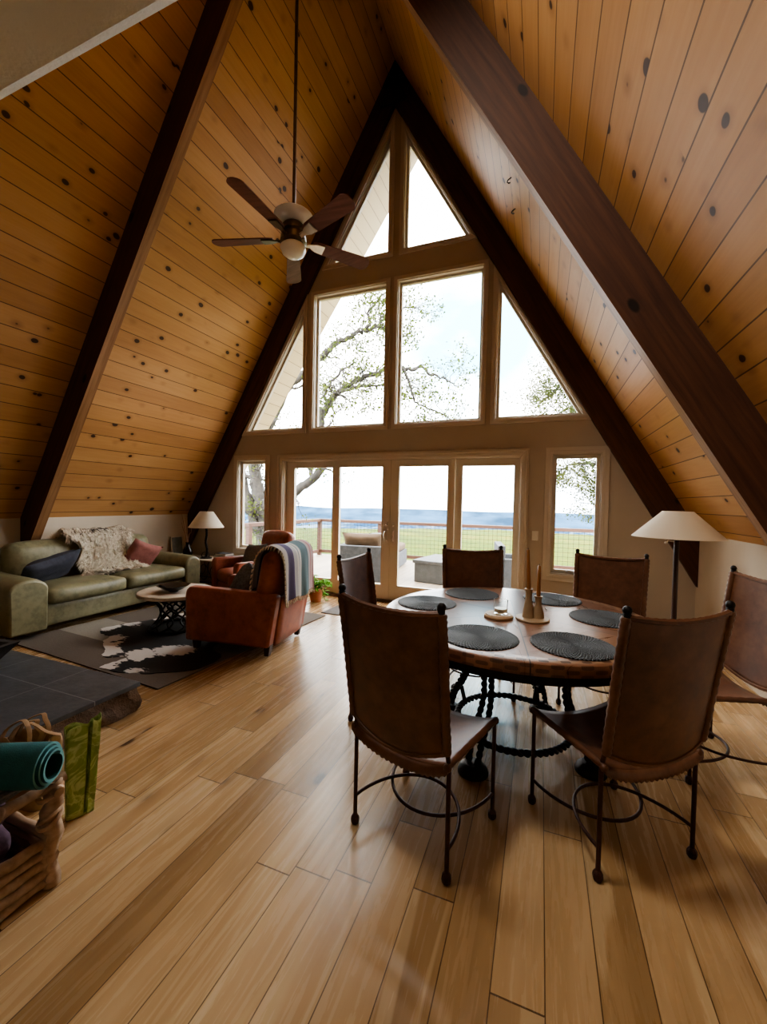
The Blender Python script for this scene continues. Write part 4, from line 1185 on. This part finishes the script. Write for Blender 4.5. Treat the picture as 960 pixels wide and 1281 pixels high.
so = thing('outdoor_sofa', 'long grey wicker outdoor sofa seen from its end on the deck', 'sofa', (-3.17, 7.0, DZ), rad(7.5))
MB().box(-.46, .46, 0, .14, 0, .66).build('end_panel', M['concrete'], so, bevel=.01)
MB().box(-.46, .46, .14, 2.5, .04, .37).build('frame', M['concrete'], so, bevel=.01)
MB().box(-.46, -.32, .14, 2.5, .36, .66).build('backrest', M['concrete'], so, bevel=.01)
for (y0, y1) in ((.15, 1.3), (1.31, 2.48)):
    MB().rbox((.05, (y0+y1)/2, .45), (.78, y1-y0, .16), .05, 6, (0, 0, .02)).build('seat_cushion', M['tan'], so, 60)
pillow('outdoor_pillow', M['tan'], 'tan cushion propped on the near end of the outdoor sofa', (.85, .40), .22, place((-3.22, 7.30, .62), 7.5, 18), 'cushions on the outdoor sofa')
pillow('outdoor_pillow', M['conc_light'], 'grey cushion further along the outdoor sofa', (.60, .40), .2, place((-3.10, 7.95, .60), 40, 25), 'cushions on the outdoor sofa')
ft = thing('fire_table', 'low square grey concrete fire table on the deck outside', 'table', (-1.62, 7.85, DZ), rad(-10))
MB().box(-.52, .52, -.5, .5, 0, .36).build('table_base', M['conc_light'], ft, bevel=.01)
MB().box(-.55, .55, -.53, .53, .36, .42).build('table_top', M['conc_light'], ft, bevel=.01)
oc = thing('outdoor_armchair', 'grey wicker outdoor armchair on the deck behind the dining chair', 'armchair', (-.28, 7.62, DZ), rad(-80))
MB().box(-.38, .38, -.35, .4, .04, .36).build('frame', M['concrete'], oc, bevel=.01)
for sg in (-1, 1): MB().box(sg*.38-.06, sg*.38+.06, -.4, .42, .0, .58).build('arm', M['concrete'], oc, bevel=.01)
MB().box(-.44, .44, -.46, -.34, .0, .80).build('backrest', M['concrete'], oc, bevel=.01)
MB().rbox((0, .03, .42), (.62, .70, .13), .05, 6, (0, 0, .02)).build('seat_cushion', M['conc_light'], oc, 60)

# ------------------------------------------------------------------ terrain
def terr():
    mb = MB(); xs_ = [-60+4*i for i in range(31)]; ys_ = [5.2, 7, 9, 10.3, 12, 15, 19, 24, 30, 36, 42, 50, 60, 80, 110, 160, 240]
    vs = []
    for y in ys_:
        for x in xs_:
            z = -.95-.022*(y-10)
            z += .5*math.exp(-((x+3)/14)**2)*min(1, max(0, (y-14)/20))-.012*max(0, -x-8)*min(1, y/30)
            if y > 44: z -= (y-44)*.30
            if y < 10.3: z = -1.0
            z += .06*sin(x*.7+y*.4)
            vs.append((x, y, z))
    n = len(xs_)
    mb.add(vs, [(j*n+i, j*n+i+1, (j+1)*n+i+1, (j+1)*n+i) for j in range(len(ys_)-1) for i in range(n-1)])
    o = mb.build('grass_hill', M['grass'], None, 180); o['kind'] = 'structure'
terr()
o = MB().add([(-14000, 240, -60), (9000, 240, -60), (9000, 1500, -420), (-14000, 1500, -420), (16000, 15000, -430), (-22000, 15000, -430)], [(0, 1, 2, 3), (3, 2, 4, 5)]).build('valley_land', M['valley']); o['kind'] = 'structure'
def ridge(y, base, top, seed, amp):
    r_ = random.Random(seed); ph = [(r_.uniform(0, 6), r_.uniform(.0003, .002), r_.uniform(.3, 1)) for _ in range(7)]
    mb = MB(); n = 140; vs = []
    for i in range(n+1):
        x = -21000+38000*i/n; h_ = sum(a*sin(x*f+p) for p, f, a in ph)/3
        vs += [(x, y, base), (x, y+600, top+amp*h_), (x, y+1500, base)]
    mb.add(vs, [(3*i+k, 3*i+3+k, 3*i+4+k, 3*i+1+k) for i in range(n) for k in (0, 1)])
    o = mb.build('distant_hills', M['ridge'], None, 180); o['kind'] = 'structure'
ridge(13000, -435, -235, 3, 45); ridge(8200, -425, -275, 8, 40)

# ------------------------------------------------------------------ oak trees
def tree(name, label, loc, limbs, n_twig, leafmat, seed, leaf_n, lsize, tl_=(.35, .8), dens=1.0):
    t = thing(name, label, 'tree', loc); rs = random.Random(seed); L0 = Vector(loc)
    wood = MB(); lv = MB()
    def leafs(p, n):
        for _ in range(n):
            q = p+Vector((rs.gauss(0, .085), rs.gauss(0, .085), rs.gauss(0, .07)))
            d = Vector((rs.uniform(-1, 1), rs.uniform(-1, 1), rs.uniform(-1, .6))).normalized(); s_ = d.orthogonal().normalized()
            s_ = (s_*cos(1.0*rs.random()*6)+d.cross(s_)*sin(1.0)).normalized()
            l = rs.uniform(.6, 1.3)*lsize; w = l*.45
            lv.add([q, q+d*l*.5+s_*w, q+d*l, q+d*l*.5-s_*w], [(0, 1, 2, 3)])
    def twig(p, d, r, L, depth):
        n = 5; P = [p]; dd = d.normalized(); kids = []
        for i in range(n):
            dd = (dd+Vector((rs.gauss(0, .34), rs.gauss(0, .34), rs.gauss(0, .34)+.02))).normalized()
            P.append(P[-1]+dd*L/n)
            if depth > 0 and i > 0 and rs.random() < .62: kids.append((P[-1], dd.copy(), r*(1-.12*i)*.6))
        wood.tube(P, [r*(1-.13*i) for i in range(n+1)], 4, cap=False)
        for (q, e, rr) in kids:
            e = (e+Vector((rs.gauss(0, .8), rs.gauss(0, .8), rs.gauss(0, .8)))).normalized()
            twig(q, e, max(.005, rr), L*rs.uniform(.5, .75), depth-1)
        if depth <= 1 and rs.random() < dens:
            leafs(P[-1], leaf_n)
            if rs.random() < .5: leafs(P[3], leaf_n//2)
    for (pts, r0, r1, k) in limbs:
        P = [Vector(p)-L0 for p in curve([(x, y, z) for x, y, z in pts], 5)]
        P = [p+Vector((rs.gauss(0, .02), rs.gauss(0, .03), rs.gauss(0, .02)))*(1 if 0 < i < len(P)-1 else 0) for i, p in enumerate(P)]
        m = len(P); wood.tube(P, [r0+(r1-r0)*i/(m-1) for i in range(m)], 8)
        for _ in range(int(k*n_twig)):
            i = rs.randrange(1, m); d = (P[i]-P[i-1]).normalized()
            e = (d*.4+Vector((rs.gauss(0, .8), rs.gauss(0, .8), rs.gauss(0, .8)))).normalized()
            twig(P[i], e, max(.011, (r0+(r1-r0)*i/(m-1))*.32), rs.uniform(*tl_), 2)
    wood.build('trunk', M['bark'], t, 60); lv.build('foliage', M[leafmat], t)
    return t
y = 9.0
yy = lambda pts, dy=0: [(x, y+dy+.12*i, z) for i, (x, z) in enumerate(pts)]
limbs = [
 ([(-6.75, 9.3, -1.3), (-6.95, 9.1, .4), (-7.2, 9.0, 1.09), (-7.62, 9.0, 1.84), (-7.95, 9.2, 2.9), (-8.1, 9.4, 4.2)], .24, .10, .5),
 ([(-6.7, 9.3, -1.2), (-6.82, 9.0, .78), (-7.0, 9.0, 1.42), (-7.16, 9.0, 1.95), (-7.3, 9.2, 2.9), (-6.9, 9.4, 3.7), (-6.5, 9.5, 4.5), (-5.9, 9.6, 5.0), (-5.31, 9.5, 5.35)], .20, .09, .9),
 ([(-7.05, 9, 1.65), (-7.35, 9.0, 2.05), (-7.75, 9.0, 1.95)], .07, .04, .2),
 ([(-6.85, 9.0, .95), (-6.5, 9.0, 1.25), (-6.14, 9.0, 1.49), (-5.71, 9.0, 1.78), (-5.32, 9.0, 2.03), (-5.1, 9.1, 2.5), (-5.28, 9.1, 3.1), (-5.19, 9.1, 3.74)], .125, .085, .45),
 ([(-5.45, 9, 1.95), (-5.50, 9.0, 2.25), (-5.6, 9.0, 2.6), (-5.75, 9.1, 3.1)], .06, .03, .3),
 (yy([(-5.32, 3.25), (-5.19, 3.74), (-4.97, 4.12), (-4.69, 4.35), (-4.33, 4.59), (-3.95, 4.70), (-3.51, 4.79), (-3.15, 4.77), (-2.92, 4.87), (-2.67, 4.66), (-2.35, 4.56), (-2.08, 4.40)], .1), .085, .014, 1.5),
 (yy([(-4.97, 4.12), (-4.58, 4.22), (-4.15, 4.34), (-3.54, 4.29)], .2), .05, .02, .7),
 (yy([(-5.31, 5.35), (-5.05, 5.58), (-4.72, 5.77), (-4.4, 5.88), (-4.04, 5.99), (-3.77, 5.70), (-3.6, 5.56)], .5), .075, .02, .9),
 (yy([(-4.04, 6.0), (-3.99, 6.25), (-3.7, 6.45), (-3.3, 6.5), (-2.95, 6.35)], .9), .035, .012, .8),
 (yy([(-4.4, 5.88), (-4.3, 6.1), (-4.42, 6.45), (-4.1, 6.9), (-3.7, 7.3)], .8), .04, .015, .7),
 (yy([(-3.3, 4.75), (-3.14, 4.34), (-3.04, 3.97), (-2.74, 3.82), (-2.37, 3.65), (-2.02, 3.40)], .7), .035, .012, 1.0),
 (yy([(-5.19, 3.74), (-5.3, 4.2), (-5.0, 4.7), (-4.6, 5.0)], .3), .05, .02, .5),
]
tree('oak_tree', 'gnarled oak with sparse leaves beyond the left end of the deck', (-6.75, 9.3, -1.3), limbs, 30, 'leaf', 4, 6, .062, dens=.62)
y = 11.0
limbs2 = [([(3.6, 11.5, -1.4), (3.5, 11.4, 1.0), (3.2, 11.3, 2.6), (2.6, 11.2, 3.6)], .22, .12, .3),
 ([(2.6, 11.2, 3.6), (1.8, 11, 4.2), (1.0, 11, 4.4), (.4, 11, 4.35), (-.1, 11, 3.95)], .10, .02, 1.3),
 ([(2.6, 11.2, 3.6), (1.9, 11, 4.8), (1.0, 11, 5.2), (.25, 11, 4.95)], .09, .02, .8),
 ([(3.2, 11.3, 2.6), (2.2, 11, 2.7), (1.4, 11, 2.45), (.8, 11, 2.45), (.45, 11, 2.3)], .08, .015, 1.3),
 ([(1.9, 11, 2.65), (1.5, 11, 2.2), (1.25, 11, 1.75), (1.2, 11, 1.45)], .04, .012, .8),
 ([(1.8, 11, 4.2), (1.2, 11, 3.6), (.5, 11, 3.5), (0.0, 11, 3.5)], .06, .012, 1.0)]
tree('oak_tree', 'leafy oak seen through the right hand windows, its trunk hidden', (3.6, 11.5, -1.4), limbs2, 46, 'leaf2', 12, 11, .045, (.3, .65), .95)

# ------------------------------------------------------------------ light
w = bpy.data.worlds.new('sky'); SC.world = w; w.use_nodes = True; nt = w.node_tree
bg = nt.nodes['Background']
tc = nt.nodes.new('ShaderNodeTexCoord'); nz = nt.nodes.new('ShaderNodeTexNoise'); nz.inputs['Scale'].default_value = 3.2; nz.inputs['Detail'].default_value = 5
mp = nt.nodes.new('ShaderNodeMapping'); mp.inputs['Scale'].default_value = (1, 1, 1.8); mp.inputs['Location'].default_value = (.35, .1, .2)
nt.links.new(tc.outputs['Generated'], mp.inputs[0]); nt.links.new(mp.outputs[0], nz.inputs['Vector'])
rp = nt.nodes.new('ShaderNodeValToRGB'); rp.color_ramp.elements[0].position = .40; rp.color_ramp.elements[0].color = (.42, .66, .88, 1)
rp.color_ramp.elements[1].position = .52; rp.color_ramp.elements[1].color = (1, .99, .97, 1)
S_ = lambda o: N(nt, o)
def blob(d0, a, b):
    n_ = nt.nodes.new('ShaderNodeVectorMath'); n_.operation = 'DOT_PRODUCT'; nt.links.new(tc.outputs['Generated'], n_.inputs[0]); n_.inputs[1].default_value = Vector(d0).normalized()
    return N(nt, n_.outputs['Value']).smooth(a, b)
gap = (blob((-.165, 1, .40), .982, .998)).max(blob((-.2, 1, .28), .990, .999)*.8)
sx_ = nt.nodes.new('ShaderNodeSeparateXYZ'); nt.links.new(tc.outputs['Generated'], sx_.inputs[0])
low = (N(nt, sx_.outputs[2])*-1.0).smooth(-.16, .0)*.55
fac = S_(nz.outputs['Fac']).smooth(.36, .60)
fac = (fac*-1.0+1.25)*gap
fac = fac.max((S_(nz.outputs['Fac']).smooth(.30, .44)*-1.0+1)*.5)
rp.color_ramp.elements[0].position = 0; rp.color_ramp.elements[0].color = (1, .99, .97, 1)
rp.color_ramp.elements[1].position = 1; rp.color_ramp.elements[1].color = (.20, .47, .60, 1)
nt.links.new(fac.o, rp.inputs[0])
mxs = nt.nodes.new('ShaderNodeMix'); mxs.data_type = 'RGBA'; nt.links.new(low.o, mxs.inputs[0]); nt.links.new(rp.outputs[0], mxs.inputs[6]); mxs.inputs[7].default_value = (.42, .60, .78, 1)
nt.links.new(mxs.outputs[2], bg.inputs[0]); bg.inputs[1].default_value = 9.0
def lamp(kind, name, loc, energy, color, size=None, aim=None, sy=None):
    L = bpy.data.lights.new(name, kind); L.energy = energy; L.color = color
    o = bpy.data.objects.new(name, L); COL.objects.link(o); o.location = loc
    if kind == 'AREA':
        L.size = size; L.shape = 'RECTANGLE'; L.size_y = sy or size
    elif kind == 'SUN': L.angle = rad(2)
    elif size: L.shadow_soft_size = size
    if aim is not None: o.rotation_euler = (Vector(aim)-Vector(loc)).to_track_quat('-Z', 'Y').to_euler()
    return o
lamp('SUN', 'sun', (20, 6, 30), 3.0, (1, .95, .86), aim=(0, 9, 0))
rl_ = lamp('AREA', 'added_ridge_fill', (-1.75, 1.15, 5.9), 25, (1, .94, .84), .9, (.75, 1.75, 3.0)); rl_.data.spread = rad(80)  # added fill for the right slope boards, no fixture hangs here
lamp('AREA', 'added_rear_fill', (-.8, -2.0, 2.35), 4, (1, .86, .68), 1.4, (-.6, .6, 0))  # added weak warm fill behind the camera, not a known lamp

SC.view_settings.view_transform = 'AgX'
SC.view_settings.look = 'AgX - Medium High Contrast'
SC.view_settings.exposure = 0.9
try:
    SC.cycles.use_denoising = True; SC.cycles.max_bounces = 8; SC.cycles.diffuse_bounces = 5; SC.cycles.transparent_max_bounces = 16
    SC.cycles.sample_clamp_indirect = 6; SC.cycles.caustics_reflective = False; SC.cycles.caustics_refractive = False
except Exception: pass
